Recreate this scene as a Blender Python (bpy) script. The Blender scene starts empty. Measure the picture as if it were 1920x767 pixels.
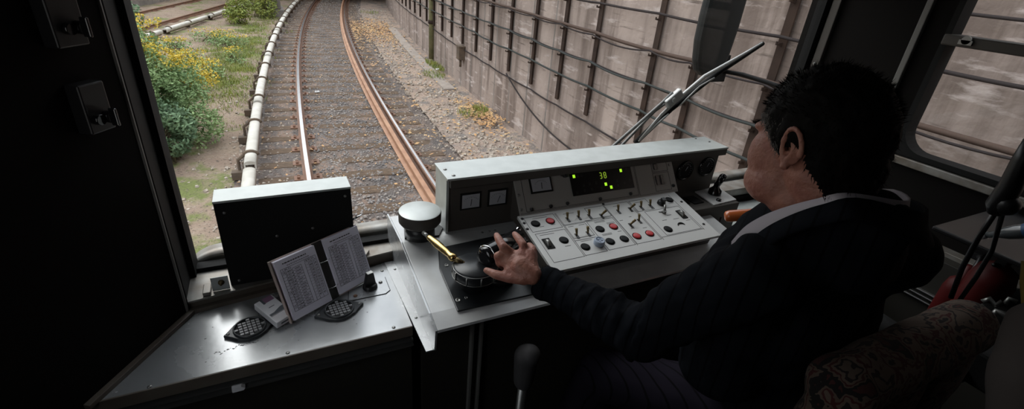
import bpy, bmesh, math, random
from mathutils import Matrix, Vector, noise
from math import sin, cos, pi, radians, atan2, sqrt
random.seed(7)
SC = bpy.context.scene
COL = SC.collection
V = Vector

# ------------------------------------------------------------------ camera
F_PX = 900.0
_d3 = V((-160, 1767, 900)).normalized()
_d2 = V((1940, -283, 900)); _d2 = (_d2 - _d3 * _d2.dot(_d3)).normalized()
_d1 = (-_d3).cross(_d2)
if _d1.z < 0: _d1 = -_d1
cam_d = bpy.data.cameras.new('camera'); cam = bpy.data.objects.new('camera', cam_d); COL.objects.link(cam)
cam_d.sensor_width = 36; cam_d.lens = 36 * F_PX / 1920; cam_d.clip_start = 0.02; cam_d.clip_end = 300
CAMP = V((0, 0, 1.72))
def c2w(v): return V((_d2.dot(v), _d1.dot(v), (-_d3).dot(v)))
mx = c2w(V((1, 0, 0))); my = c2w(V((0, -1, 0))); mz = c2w(V((0, 0, -1)))
cam.matrix_world = Matrix(((mx.x, my.x, mz.x, CAMP.x), (mx.y, my.y, mz.y, CAMP.y), (mx.z, my.z, mz.z, CAMP.z), (0, 0, 0, 1)))
SC.camera = cam
def ray(px, py, d):          # a point of the place at distance d from the photographer's eye
    return CAMP + c2w(V((px - 960, py - 383.5, F_PX)).normalized()) * d

# ------------------------------------------------------------------ world, light, exposure
SC.view_settings.view_transform = 'Standard'; SC.view_settings.look = 'None'
SC.view_settings.exposure = 0.0; SC.view_settings.gamma = 1.0; SC.view_settings.use_curve_mapping = False
w = bpy.data.worlds.new('sky'); SC.world = w; w.use_nodes = True
wn = w.node_tree.nodes; wl = w.node_tree.links
bg = wn['Background']; tc = wn.new('ShaderNodeTexCoord'); sx = wn.new('ShaderNodeSeparateXYZ'); cr = wn.new('ShaderNodeValToRGB')
wl.new(tc.outputs['Generated'], sx.inputs[0]); wl.new(sx.outputs['Z'], cr.inputs[0]); wl.new(cr.outputs[0], bg.inputs[0])
cr.color_ramp.elements[0].position = 0.0; cr.color_ramp.elements[0].color = (.62, .60, .58, 1)
cr.color_ramp.elements[1].position = 0.6; cr.color_ramp.elements[1].color = (.88, .92, .98, 1)
bg.inputs[1].default_value = 2.45
sd = bpy.data.lights.new('overcast_sun', 'SUN'); sd.energy = 1.6; sd.angle = radians(40); sd.color = (1, .97, .93)
so = bpy.data.objects.new('overcast_sun', sd); COL.objects.link(so); so.rotation_euler = V((.25, -.62, -.74)).to_track_quat('-Z', 'Y').to_euler()
try: SC.cycles.use_denoising = True
except Exception: pass
SC.cycles.max_bounces = 8; SC.cycles.transparent_max_bounces = 12

# ------------------------------------------------------------------ materials
def mat(name, col, rough=.6, metal=0., emit=None, estr=1., spec=.5, noise_amt=0., nscale=20., col2=None, bump=0., bscale=None, stretch=(1, 1, 1), coat=0.):
    m = bpy.data.materials.new(name); m.use_nodes = True
    n = m.node_tree.nodes; l = m.node_tree.links; b = n['Principled BSDF']
    b.inputs['Base Color'].default_value = (*col, 1); b.inputs['Roughness'].default_value = rough
    b.inputs['Metallic'].default_value = metal; b.inputs['Specular IOR Level'].default_value = spec
    b.inputs['Coat Weight'].default_value = coat
    if emit:
        b.inputs['Emission Color'].default_value = (*emit, 1); b.inputs['Emission Strength'].default_value = estr
    if col2 or noise_amt or bump:
        t = n.new('ShaderNodeTexCoord'); mp = n.new('ShaderNodeMapping'); mp.inputs['Scale'].default_value = stretch
        l.new(t.outputs['Object'], mp.inputs[0])
        nz = n.new('ShaderNodeTexNoise'); nz.inputs['Scale'].default_value = nscale; nz.inputs['Detail'].default_value = 8
        l.new(mp.outputs[0], nz.inputs['Vector'])
        if col2:
            r = n.new('ShaderNodeValToRGB'); r.color_ramp.elements[0].position = .35; r.color_ramp.elements[1].position = .65
            r.color_ramp.elements[0].color = (*col, 1); r.color_ramp.elements[1].color = (*col2, 1)
            l.new(nz.outputs[0], r.inputs[0]); l.new(r.outputs[0], b.inputs['Base Color'])
        if noise_amt:
            mr = n.new('ShaderNodeMapRange'); mr.inputs['To Min'].default_value = max(0.02, rough - noise_amt); mr.inputs['To Max'].default_value = rough + noise_amt
            l.new(nz.outputs[0], mr.inputs[0]); l.new(mr.outputs[0], b.inputs['Roughness'])
        if bump:
            nb = nz
            if bscale:
                nb = n.new('ShaderNodeTexNoise'); nb.inputs['Scale'].default_value = bscale; nb.inputs['Detail'].default_value = 6
                l.new(mp.outputs[0], nb.inputs['Vector'])
            bp = n.new('ShaderNodeBump'); bp.inputs['Strength'].default_value = bump; bp.inputs['Distance'].default_value = .01
            l.new(nb.outputs[0], bp.inputs['Height']); l.new(bp.outputs[0], b.inputs['Normal'])
    return m

def layered(name, layers, rough=.95, bump=.6, bscale=30., base=(.1, .1, .1)):
    """layers: (colour, noise scale, low, high, (stretch)) painted over one another"""
    m = bpy.data.materials.new(name); m.use_nodes = True
    n = m.node_tree.nodes; l = m.node_tree.links; b = n['Principled BSDF']; b.inputs['Roughness'].default_value = rough
    b.inputs['Specular IOR Level'].default_value = .2
    t = n.new('ShaderNodeTexCoord'); cur = None
    for i, (c, s, lo, hi, st) in enumerate(layers):
        mp = n.new('ShaderNodeMapping'); mp.inputs['Scale'].default_value = st; mp.inputs['Location'].default_value = (i * 3.7, i * 1.3, 0)
        l.new(t.outputs['Object'], mp.inputs[0])
        nz = n.new('ShaderNodeTexNoise'); nz.inputs['Scale'].default_value = s; nz.inputs['Detail'].default_value = 6; nz.inputs['Roughness'].default_value = .65
        l.new(mp.outputs[0], nz.inputs['Vector'])
        mr = n.new('ShaderNodeMapRange'); mr.inputs['From Min'].default_value = lo; mr.inputs['From Max'].default_value = hi; l.new(nz.outputs[0], mr.inputs[0])
        mx_ = n.new('ShaderNodeMix'); mx_.data_type = 'RGBA'; l.new(mr.outputs[0], mx_.inputs['Factor'])
        if cur is None: mx_.inputs[6].default_value = (*base, 1)
        else: l.new(cur, mx_.inputs[6])
        mx_.inputs[7].default_value = (*c, 1); cur = mx_.outputs[2]
    l.new(cur, b.inputs['Base Color'])
    nb = n.new('ShaderNodeTexNoise'); nb.inputs['Scale'].default_value = bscale; nb.inputs['Detail'].default_value = 5; l.new(t.outputs['Object'], nb.inputs['Vector'])
    bp = n.new('ShaderNodeBump'); bp.inputs['Strength'].default_value = bump; bp.inputs['Distance'].default_value = .03
    l.new(nb.outputs[0], bp.inputs['Height']); l.new(bp.outputs[0], b.inputs['Normal'])
    return m

def glass_mat(name):
    m = bpy.data.materials.new(name); m.use_nodes = True
    n = m.node_tree.nodes; l = m.node_tree.links; n.remove(n['Principled BSDF'])
    tr = n.new('ShaderNodeBsdfTransparent'); tr.inputs[0].default_value = (.95, .96, .955, 1)
    gl = n.new('ShaderNodeBsdfGlossy'); gl.inputs['Roughness'].default_value = .02
    lw = n.new('ShaderNodeLayerWeight'); lw.inputs['Blend'].default_value = .5
    pw = n.new('ShaderNodeMath'); pw.operation = 'POWER'; pw.inputs[1].default_value = 5; l.new(lw.outputs['Facing'], pw.inputs[0])
    fr = n.new('ShaderNodeMath'); fr.operation = 'MULTIPLY_ADD'; fr.inputs[1].default_value = .6; fr.inputs[2].default_value = .015; l.new(pw.outputs[0], fr.inputs[0])
    mi = n.new('ShaderNodeMixShader'); l.new(fr.outputs[0], mi.inputs[0]); l.new(tr.outputs[0], mi.inputs[1]); l.new(gl.outputs[0], mi.inputs[2])
    l.new(mi.outputs[0], n['Material Output'].inputs[0]); return m

M = dict(
    steel=mat('brushed_steel', (.40, .41, .42), .26, .5, noise_amt=.08, nscale=9, col2=(.46, .47, .48), bump=.02, bscale=60, stretch=(1, 1, 1)),
    steel_dull=mat('dull_steel', (.30, .30, .29), .42, .9, noise_amt=.1, nscale=18),
    deck=mat('console_deck_metal', (.54, .545, .55), .38, .25, noise_amt=.1, nscale=12, col2=(.64, .65, .65)),
    cap=mat('cap_metal', (.50, .53, .52), .40, .3, noise_amt=.05, nscale=25, col2=(.56, .59, .58)),
    housing=mat('housing_grey_brown', (.07, .062, .055), .6, .1),
    panel=mat('panel_cream', (.60, .60, .59), .45, .1),
    panel_face=mat('upper_panel_cream', (.36, .35, .33), .5, .1),
    ink=mat('printed_line', (.03, .03, .03), .7),
    ink2=mat('printed_caption', (.16, .16, .16), .8),
    blackbox=mat('black_matt_paint', (.008, .008, .008), .7, spec=.25),
    black=mat('black_plastic', (.012, .012, .013), .38),
    blackg=mat('black_gloss', (.01, .01, .011), .16, coat=.3),
    rubber=mat('black_rubber', (.010, .010, .010), .75, spec=.2),
    olive=mat('dark_olive_paint', (.022, .020, .016), .6),
    brownp=mat('brown_grey_paint', (.13, .112, .092), .5, col2=(.085, .062, .048), nscale=7),
    ledge=mat('worn_sill_metal', (.34, .33, .31), .45, .5, col2=(.20, .17, .14), nscale=14),
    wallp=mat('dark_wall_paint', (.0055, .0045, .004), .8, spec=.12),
    strip=mat('grey_strip_paint', (.16, .155, .145), .55),
    chrome=mat('chrome', (.75, .75, .76), .12, 1.),
    brass=mat('polished_brass', (.62, .44, .18), .28, 1., noise_amt=.08, nscale=60),
    brassd=mat('dark_brass', (.20, .15, .075), .45, .9),
    red=mat('red_button', (.50, .03, .035), .35),
    bbtn=mat('black_button', (.012, .013, .014), .6, spec=.2),
    bluebtn=mat('pale_blue_grey_knob', (.34, .40, .50), .5),
    dial=mat('dial_white', (.42, .43, .47), .5),
    disp=mat('display_black', (.004, .004, .005), .3),
    led=mat('lit_led_green', (.1, .2, .02), .5, emit=(.42, .85, .03), estr=1.0),
    ledd=mat('lit_digit_green', (.1, .2, .02), .5, emit=(.36, .55, .04), estr=.55),
    ledoff=mat('unlit_led', (.03, .03, .032), .5),
    paper=mat('schedule_paper', (.78, .75, .86), .8, col2=(.72, .69, .80), nscale=9),
    cover=mat('book_cover', (.62, .48, .44), .6, col2=(.45, .37, .33), nscale=14),
    binder=mat('binder_dark', (.02, .018, .016), .5),
    packw=mat('pack_white', (.8, .79, .82), .5), packv=mat('pack_violet', (.26, .13, .22), .5), packg=mat('pack_grey', (.10, .11, .13), .4),
    vent=mat('vent_plastic', (.035, .038, .042), .38), ventin=mat('vent_hole_dark', (.006, .006, .006), .8),
    grille=mat('vent_grille_grey', (.30, .30, .31), .45, .3),
    dblack=mat('plate_black', (.014, .016, .018), .33, spec=.5),
    skin=mat('skin', (.38, .17, .12), .5, col2=(.30, .115, .085), nscale=28, bump=.3, bscale=130),
    hair=mat('black_hair', (.003, .0022, .002), .7, spec=.10), hairg=mat('greying_hair', (.085, .075, .068), .7),
    shirt=mat('shirt_cloth', (.50, .46, .50), .85), trous=mat('trousers', (.010, .009, .013), .9),
    shoe=mat('shoe_leather', (.01, .01, .01), .4), orange=mat('orange_varnish', (.42, .10, .025), .3, coat=.4),
    mirror_shell=mat('mirror_shell', (.016, .018, .018), .6, spec=.3), wiper=mat('wiper_metal', (.16, .16, .155), .4, .4), wiperl=mat('wiper_bright', (.42, .42, .41), .4, .4),
    bottle=mat('clear_bottle', (.08, .09, .095), .15, spec=.8), blabel=mat('blue_label', (.03, .09, .2), .5), bcap=mat('white_cap', (.6, .6, .6), .5),
    redd=mat('extinguisher_red', (.060, .004, .004), .5, spec=.2), coat=mat('grey_brown_cloth', (.06, .05, .046), .9), yel=mat('yellow_cloth', (.12, .08, .01), .8),
    rail=mat('rail_rust', (.20, .095, .055), .7, col2=(.13, .07, .045), nscale=6, bump=.1),
    railtop=mat('rail_polished', (.62, .62, .64), .25, 1.), railrust=mat('check_rail_rust', (.40, .22, .13), .65, col2=(.30, .15, .085), nscale=4),
    sleeper=layered('sleeper_wood', [((.16, .11, .075), 3, .4, .6, (1, 6, 1)), ((.06, .045, .035), 9, .5, .62, (1, 6, 1))], base=(.10, .07, .05), bump=.4),
    white3=mat('third_rail_cover_paint', (.56, .54, .49), .6, col2=(.44, .41, .36), nscale=5), brk=mat('bracket_rust', (.085, .062, .045), .85, col2=(.13, .09, .06), nscale=8),
    wood=mat('bracket_wood', (.26, .18, .10), .9, col2=(.16, .11, .07), nscale=6, stretch=(1, 8, 1)),
    post=mat('cable_post_rust', (.055, .036, .028), .9, spec=.1, col2=(.035, .025, .021), nscale=5), cable=mat('cable_sheath', (.035, .029, .029), .85, spec=.12), cableg=mat('green_grey_cable', (.045, .05, .048), .85, spec=.15),
    cableb=mat('brown_cable', (.085, .058, .047), .85, spec=.15),
    leaf=mat('leaf_green', (.16, .26, .11), .8, col2=(.28, .38, .16), nscale=3), leafb=mat('leaf_blue_green', (.10, .17, .09), .8, col2=(.16, .25, .13), nscale=3),
    leafy=mat('leaf_yellow_green', (.26, .27, .05), .7, col2=(.16, .22, .05), nscale=4), flower=mat('goldenrod_yellow', (.62, .42, .03), .7, col2=(.50, .40, .05), nscale=5),
    stem=mat('stem_brown', (.10, .08, .04), .8), bark=mat('bark', (.25, .22, .19), .9, col2=(.16, .14, .12), nscale=6),
    dryleaf=mat('dry_leaves', (.46, .24, .10), .8, col2=(.52, .34, .16), nscale=2), stone=mat('ballast_stone', (.19, .18, .18), .9, col2=(.34, .30, .27), nscale=2.2),
    stoneb=mat('verge_stone', (.32, .26, .21), .9, col2=(.46, .40, .34), nscale=3),
    concd=mat('pier_concrete', (.24, .21, .19), .9, col2=(.16, .14, .125), nscale=3, bump=.3), litter=mat('litter_white', (.7, .7, .7), .7),
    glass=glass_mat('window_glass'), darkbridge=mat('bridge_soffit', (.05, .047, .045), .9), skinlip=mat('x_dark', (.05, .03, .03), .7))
M['leverg'] = mat('lever_grey', (.045, .043, .045), .7)
M['conc'] = layered('retaining_concrete', [((.40, .325, .285), 1.1, .42, .62, (1, 1, .35)), ((.19, .148, .128), 2.4, .47, .60, (1, 1, .10)),
    ((.50, .43, .40), 3.5, .56, .68, (.5, .5, 2.2)), ((.14, .11, .095), 6, .58, .72, (.25, .25, 3.))], base=(.31, .25, .22), bump=.5, bscale=9)
M['bed'] = layered('track_bed', [((.10, .088, .084), 2.0, .4, .6, (1, .4, 1)), ((.22, .155, .12), 5, .5, .6, (1, .5, 1)), ((.24, .22, .21), 38, .56, .62, (1, 1, 1)), ((.035, .03, .03), 26, .56, .66, (1, 1, 1))], base=(.15, .12, .105), bump=1., bscale=28)
M['verge'] = layered('verge_dirt', [((.36, .27, .215), 1.3, .4, .6, (1, 1, 1)), ((.19, .165, .15), 2.6, .5, .6, (1, 1, 1)), ((.42, .32, .22), 7, .56, .66, (1, 1, 1)), ((.12, .10, .085), 30, .56, .64, (1, 1, 1)), ((.46, .42, .38), 40, .62, .67, (1, 1, 1))], base=(.30, .23, .19), bump=.9, bscale=20)
M['dirt'] = layered('embankment_dirt', [((.29, .22, .165), 1.6, .4, .6, (1, 1, 1)), ((.15, .17, .06), 1.1, .50, .60, (1, 1, 1)), ((.30, .24, .19), 9, .55, .65, (1, 1, 1)), ((.09, .075, .06), 30, .56, .64, (1, 1, 1))], base=(.24, .175, .135), bump=1., bscale=24)
M['slab'] = mat('duct_slab', (.34, .29, .25), .9, col2=(.26, .22, .19), nscale=4, bump=.3)
M['moss'] = mat('moss', (.10, .10, .04), .95, col2=(.16, .14, .07), nscale=8)
def suit_mat(name, ang, base, line, scale):
    m = bpy.data.materials.new(name); m.use_nodes = True; n = m.node_tree.nodes; l = m.node_tree.links; b = n['Principled BSDF']
    b.inputs['Roughness'].default_value = .9; b.inputs['Specular IOR Level'].default_value = .06
    t = n.new('ShaderNodeTexCoord'); mp = n.new('ShaderNodeMapping'); mp.inputs['Rotation'].default_value = ang
    wv = n.new('ShaderNodeTexWave'); wv.inputs['Scale'].default_value = scale; wv.inputs['Distortion'].default_value = 1.2; wv.inputs['Detail Scale'].default_value = .6
    r = n.new('ShaderNodeValToRGB'); r.color_ramp.elements[0].position = .93; r.color_ramp.elements[1].position = .98
    r.color_ramp.elements[0].color = (*base, 1); r.color_ramp.elements[1].color = (*line, 1)
    l.new(t.outputs['Object'], mp.inputs[0]); l.new(mp.outputs[0], wv.inputs['Vector']); l.new(wv.outputs[1], r.inputs[0]); l.new(r.outputs[0], b.inputs['Base Color'])
    return m
M['suit'] = suit_mat('pinstripe_suit', (0, 0, radians(62)), (.0055, .0065, .0088), (.002, .002, .003), 11)
def floral():
    m = bpy.data.materials.new('floral_tapestry'); m.use_nodes = True; n = m.node_tree.nodes; l = m.node_tree.links; b = n['Principled BSDF']
    b.inputs['Roughness'].default_value = .95
    t = n.new('ShaderNodeTexCoord'); a = n.new('ShaderNodeTexNoise'); a.inputs['Scale'].default_value = 17; a.inputs['Detail'].default_value = 3; a.inputs['Distortion'].default_value = .35
    r = n.new('ShaderNodeValToRGB'); e = r.color_ramp; e.interpolation = 'CONSTANT'
    e.elements[0].position = 0; e.elements[0].color = (.09, .065, .05, 1); e.elements[1].position = .40; e.elements[1].color = (.015, .01, .01, 1)
    for p, c in ((.45, (.10, .072, .055)), (.51, (.05, .010, .009)), (.55, (.085, .06, .045)), (.59, (.006, .004, .004)), (.66, (.045, .012, .01))):
        q = e.elements.new(p); q.color = (*c, 1)
    l.new(t.outputs['Object'], a.inputs['Vector']); l.new(a.outputs[0], r.inputs[0]); l.new(r.outputs[0], b.inputs['Base Color']); return m
M['floral'] = floral()

# ------------------------------------------------------------------ mesh helpers
def frame(o, x, y, z=None):
    x = V(x).normalized(); y = V(y).normalized(); z = V(z).normalized() if z is not None else x.cross(y).normalized()
    return Matrix(((x.x, y.x, z.x, o[0]), (x.y, y.y, z.y, o[1]), (x.z, y.z, z.z, o[2]), (0, 0, 0, 1)))
class MB:
    def __init__(s, T=None): s.v = []; s.f = []; s.mi = []; s.m = 0; s.T = T; s.sm = []
    def p(s, q): q = V(q); return s.T @ q if s.T else q
    def add(s, vs, fs, smooth=False):
        k = len(s.v); s.v += [s.p(q) for q in vs]
        for f in fs: s.f.append([k + i for i in f]); s.mi.append(s.m); s.sm.append(smooth)
        return s
    def box(s, x0, x1, y0, y1, z0, z1):
        return s.add([(x0, y0, z0), (x1, y0, z0), (x1, y1, z0), (x0, y1, z0), (x0, y0, z1), (x1, y0, z1), (x1, y1, z1), (x0, y1, z1)],
                     [(0, 3, 2, 1), (4, 5, 6, 7), (0, 1, 5, 4), (1, 2, 6, 5), (2, 3, 7, 6), (3, 0, 4, 7)])
    def quad(s, a, b, c, d): return s.add([a, b, c, d], [(0, 1, 2, 3)])
    def prism(s, poly, z0, z1, ax='z'):
        n = len(poly)
        def q(a, b, c): return (a, b, c) if ax == 'z' else ((c, a, b) if ax == 'x' else (a, c, b))
        vs = [q(a, b, z0) for a, b in poly] + [q(a, b, z1) for a, b in poly]
        fs = [tuple(reversed(range(n))), tuple(range(n, 2 * n))] + [(i, (i + 1) % n, n + (i + 1) % n, n + i) for i in range(n)]
        return s.add(vs, fs)
    def cyl(s, a, b, r0, r1=None, n=16, caps=True):
        a = V(a); b = V(b); r1 = r0 if r1 is None else r1; d = (b - a).normalized()
        u = d.orthogonal().normalized(); w_ = d.cross(u); vs = []
        for c, r in ((a, r0), (b, r1)):
            for i in range(n):
                t = 2 * pi * i / n; vs.append(c + (u * cos(t) + w_ * sin(t)) * r)
        s.add(vs, [(i, (i + 1) % n, n + (i + 1) % n, n + i) for i in range(n)], True)
        if caps: s.add(vs, [tuple(reversed(range(n))), tuple(range(n, 2 * n))])
        return s
    def tube(s, pts, r, n=8, r_fn=None, caps=True):
        pts = [V(q) for q in pts]; vs = []; up = None
        for i, c in enumerate(pts):
            d = (pts[min(i + 1, len(pts) - 1)] - pts[max(i - 1, 0)]).normalized()
            if up is None: up = d.orthogonal().normalized()
            up = (up - d * up.dot(d)).normalized(); w_ = d.cross(up); rr = r_fn(i / (len(pts) - 1)) if r_fn else r
            for k in range(n):
                t = 2 * pi * k / n; vs.append(c + (up * cos(t) + w_ * sin(t)) * rr)
        fs = []
        for i in range(len(pts) - 1):
            for k in range(n): fs.append((i * n + k, i * n + (k + 1) % n, (i + 1) * n + (k + 1) % n, (i + 1) * n + k))
        s.add(vs, fs, True)
        if caps:
            e = (len(pts) - 1) * n; s.add(vs, [tuple(reversed(range(n))), tuple(range(e, e + n))])
        return s
    def lathe(s, prof, n=32, T=None):
        vs = []; T = T or Matrix.Identity(4)
        for r, z in prof:
            for i in range(n):
                t = 2 * pi * i / n; vs.append(T @ V((r * cos(t), r * sin(t), z)))
        fs = [(j * n + i, j * n + (i + 1) % n, (j + 1) * n + (i + 1) % n, (j + 1) * n + i) for j in range(len(prof) - 1) for i in range(n)]
        return s.add(vs, fs, True)
    def ball(s, c, r, n=10, ax=None):
        c = V(c); rx, ry, rz = (r, r, r) if isinstance(r, (int, float)) else r
        A = ax or (V((1, 0, 0)), V((0, 1, 0)), V((0, 0, 1))); vs = []; m = n * 2
        for j in range(n + 1):
            ph = pi * j / n
            for i in range(m):
                t = 2 * pi * i / m; vs.append(c + A[0] * (rx * sin(ph) * cos(t)) + A[1] * (ry * sin(ph) * sin(t)) + A[2] * (rz * cos(ph)))
        return s.add(vs, [(j * m + i, (j + 1) * m + i, (j + 1) * m + (i + 1) % m, j * m + (i + 1) % m) for j in range(n) for i in range(m)], True)
    def limb(s, a, b, ra, rb, n=14):      # tapered rounded limb
        a = V(a); b = V(b); s.cyl(a, b, ra, rb, n); s.ball(a, ra, 8); s.ball(b, rb, 8); return s
    def text(s, txt, size, T, extrude=0.0003, align='CENTER'):
        c = bpy.data.curves.new('writing', 'FONT'); c.body = txt; c.size = size; c.align_x = align; c.align_y = 'CENTER'; c.extrude = extrude; c.resolution_u = 1
        o = bpy.data.objects.new('writing', c); me = bpy.data.meshes.new_from_object(o)
        s.add([T @ v.co for v in me.vertices], [tuple(p.vertices) for p in me.polygons])
        bpy.data.objects.remove(o); bpy.data.curves.remove(c); bpy.data.meshes.remove(me); return s
    def mesh(s, name):
        me = bpy.data.meshes.new(name); me.from_pydata([tuple(q) for q in s.v], [], s.f)
        me.polygons.foreach_set('material_index', s.mi); me.polygons.foreach_set('use_smooth', s.sm); me.validate(); me.update(); return me
SPLIT = {'screw', 'small_screw', 'cord', 'lit_indicator', 'unlit_indicator', 'breaker_switch', 'cover_plate', 'wire', 'metal_ridge', 'frame_post', 'pipe_collar', 'ring'}
def pieces(mb):                # one builder per separate piece
    key = {}; par = list(range(len(mb.v)))
    def find(a):
        while par[a] != a: par[a] = par[par[a]]; a = par[a]
        return a
    for i, v in enumerate(mb.v):
        k = tuple(round(c, 5) for c in v)
        if k in key: par[find(i)] = find(key[k])
        else: key[k] = i
    for f in mb.f:
        for a in f[1:]: par[find(a)] = find(f[0])
    out = {}
    for f, m_, s_ in zip(mb.f, mb.mi, mb.sm): out.setdefault(find(f[0]), []).append((f, m_, s_))
    res = []
    for fs in out.values():
        q = MB(); idx = {}
        for f, m_, s_ in fs:
            nf = []
            for a in f:
                if a not in idx: idx[a] = len(q.v); q.v.append(mb.v[a])
                nf.append(idx[a])
            q.f.append(nf); q.mi.append(m_); q.sm.append(s_)
        res.append(q)
    return res
def obj(name, mb, mats, parent=None, bevel=0., fixn=True):
    if name in SPLIT and parent:
        ps = pieces(mb)
        if len(ps) > 1:
            SPLIT.discard(name); os_ = [obj(name, q, mats, parent, bevel, fixn) for q in ps]; SPLIT.add(name); return os_[0]
    me = mb.mesh(name)
    bm = bmesh.new(); bm.from_mesh(me); bmesh.ops.remove_doubles(bm, verts=bm.verts, dist=1e-6)
    if fixn: bmesh.ops.recalc_face_normals(bm, faces=bm.faces)
    bm.to_mesh(me); bm.free()
    for m in (mats if isinstance(mats, (list, tuple)) else [mats]): me.materials.append(M[m])
    o = bpy.data.objects.new(name, me); COL.objects.link(o)
    if parent:
        o.parent = parent; r = parent
        while r.parent: r = r.parent
        if parent.type == 'EMPTY': o.matrix_parent_inverse = Matrix.Translation(-parent.location) if not parent.get('local') else Matrix.Identity(4)
    if bevel:
        b = o.modifiers.new('bevel', 'BEVEL'); b.width = bevel; b.segments = 2; b.limit_method = 'ANGLE'; b.angle_limit = radians(40)
    return o
def tag(o, label, cat, group=None, kind=None):
    o['label'] = label; o['category'] = cat
    if group: o['group'] = group
    if kind: o['kind'] = kind
    return o
def struct(o, label=None, cat=None):
    o['kind'] = 'structure'
    if label: o['label'] = label
    if cat: o['category'] = cat
    return o
def thing(name, label, cat, loc=(0, 0, 0), group=None, local=False):
    o = bpy.data.objects.new(name, None); COL.objects.link(o); o.location = loc; o.empty_display_size = .05
    if local: o['local'] = 1
    return tag(o, label, cat, group)
def dup(o, parent=None):
    c = o.copy(); COL.objects.link(c)
    if parent: c.parent = parent
    for ch in list(o.children): dup(ch, c)
    return c
def remesh(mb, voxel, smooth=6, disp=None):
    me = mb.mesh('tmp'); o = bpy.data.objects.new('tmp', me); COL.objects.link(o)
    r = o.modifiers.new('r', 'REMESH'); r.mode = 'VOXEL'; r.voxel_size = voxel; r.use_smooth_shade = True
    s = o.modifiers.new('s', 'SMOOTH'); s.factor = .5; s.iterations = smooth
    bpy.context.view_layer.update(); dg = bpy.context.evaluated_depsgraph_get()
    m2 = bpy.data.meshes.new_from_object(o.evaluated_get(dg)); bpy.data.objects.remove(o); bpy.data.meshes.remove(me)
    if disp:
        nn = [v.normal.copy() for v in m2.vertices]
        for v, nrm in zip(m2.vertices, nn): v.co = v.co + nrm * disp(v.co, nrm)
        m2.update()
    m2.materials.clear()
    for p in m2.polygons: p.material_index = 0; p.use_smooth = True
    return m2
def link(name, me, m, parent=None):
    me.name = name; me.materials.append(M[m]); o = bpy.data.objects.new(name, me); COL.objects.link(o)
    if parent:
        o.parent = parent
        if parent.type == 'EMPTY': o.matrix_parent_inverse = Matrix.Translation(-parent.location)
    return o
def screw(mb, T, r=.004, h=.0025):
    mb.lathe([(0, h), (r * .6, h), (r, h * .4), (r, 0)], 12, T)

# ------------------------------------------------------------------ the line outside: geometry of the curve
RAD = 172.; CX0 = 1.0; CY0 = 1.0
def tp(s, off, z=0.):          # point at arc length s along the track, offset to the right, height z
    a = s / RAD; c = V((CX0 + RAD, CY0, 0)); r = RAD - off
    return V((c.x - r * cos(a), c.y + r * sin(a), z))
def tdir(s): a = s / RAD; return V((sin(a), cos(a), 0))
def strip_mesh(s0, s1, prof, ds=.5):       # sweep a profile of (offset, z) along the curve
    mb = MB(); n = int((s1 - s0) / ds) + 1; k = len(prof); vs = []
    for i in range(n + 1):
        s = s0 + (s1 - s0) * i / n
        for o_, z_ in prof: vs.append(tp(s, o_, z_))
    fs = [(i * k + j, i * k + (j + 1) % k, (i + 1) * k + (j + 1) % k, (i + 1) * k + j) for i in range(n) for j in range(k)]
    fs += [tuple(range(k)), tuple(range(n * k, n * k + k))]
    return mb.add(vs, fs)
def ground_patch(s0, s1, o0, o1, z, amp, ds=.18, do=.14, fz=None):
    mb = MB(); a = int((s1 - s0) / ds); b = int((o1 - o0) / do); vs = []
    for i in range(a + 1):
        for j in range(b + 1):
            s = s0 + (s1 - s0) * i / a; o_ = o0 + (o1 - o0) * j / b; q = tp(s, o_, 0)
            h = noise.noise(q * 2.3) * amp + noise.noise(q * 7.1) * amp * .5
            q.z = (fz(s, o_) if fz else z) + h; vs.append(q)
    mb.add(vs, [(i * (b + 1) + j, i * (b + 1) + j + 1, (i + 1) * (b + 1) + j + 1, (i + 1) * (b + 1) + j) for i in range(a) for j in range(b)], True)
    return mb
struct(obj('track_bed', ground_patch(-2, 50, -1.75, 1.65, -1.325, .018), 'bed'), 'dark gravel track bed between and beside the running rails', 'track bed')
struct(obj('verge_ground', ground_patch(-6, 50, 1.6, 3.2, -1.29, .03), 'verge'), 'stony brown verge between the track and the retaining wall', 'ground')
def lfz(s, o_): return -1.33 + .02 * max(0, -1.75 - o_)
struct(obj('embankment_ground', ground_patch(-2, 50, -16, -1.7, -1.33, .05, .3, .25, lfz), 'dirt'), 'brown earth bank with weeds left of the track', 'ground')
# retaining wall
struct(obj('retaining_wall', strip_mesh(-9, 60, [(3.1, -1.5), (3.1, 3.6), (3.6, 3.6), (3.6, -1.5)], 1.), 'conc'), 'tall weathered concrete retaining wall along the right of the track', 'wall')
mb = MB()
for i in range(46):            # pilaster seams of the wall panels
    s = -3 + i * .83
    if s < 6: continue
    T = frame(tp(s, 3.1, 0), tdir(s), (0, 0, 1)); m2 = MB(T); m2.box(-.02, .02, -1.4, 3.5, -.002, .012); mb.add(m2.v, m2.f)
struct(obj('wall_seams', mb, 'concd'), 'raised vertical seams between the concrete wall panels', 'wall trim')
struct(obj('cable_duct_slabs', strip_mesh(10.5, 21, [(2.5, -1.30), (2.5, -1.245), (2.8, -1.245), (2.8, -1.30)], 1.), 'slab'), 'row of pale concrete duct slabs at the foot of the retaining wall', 'slabs')
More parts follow.
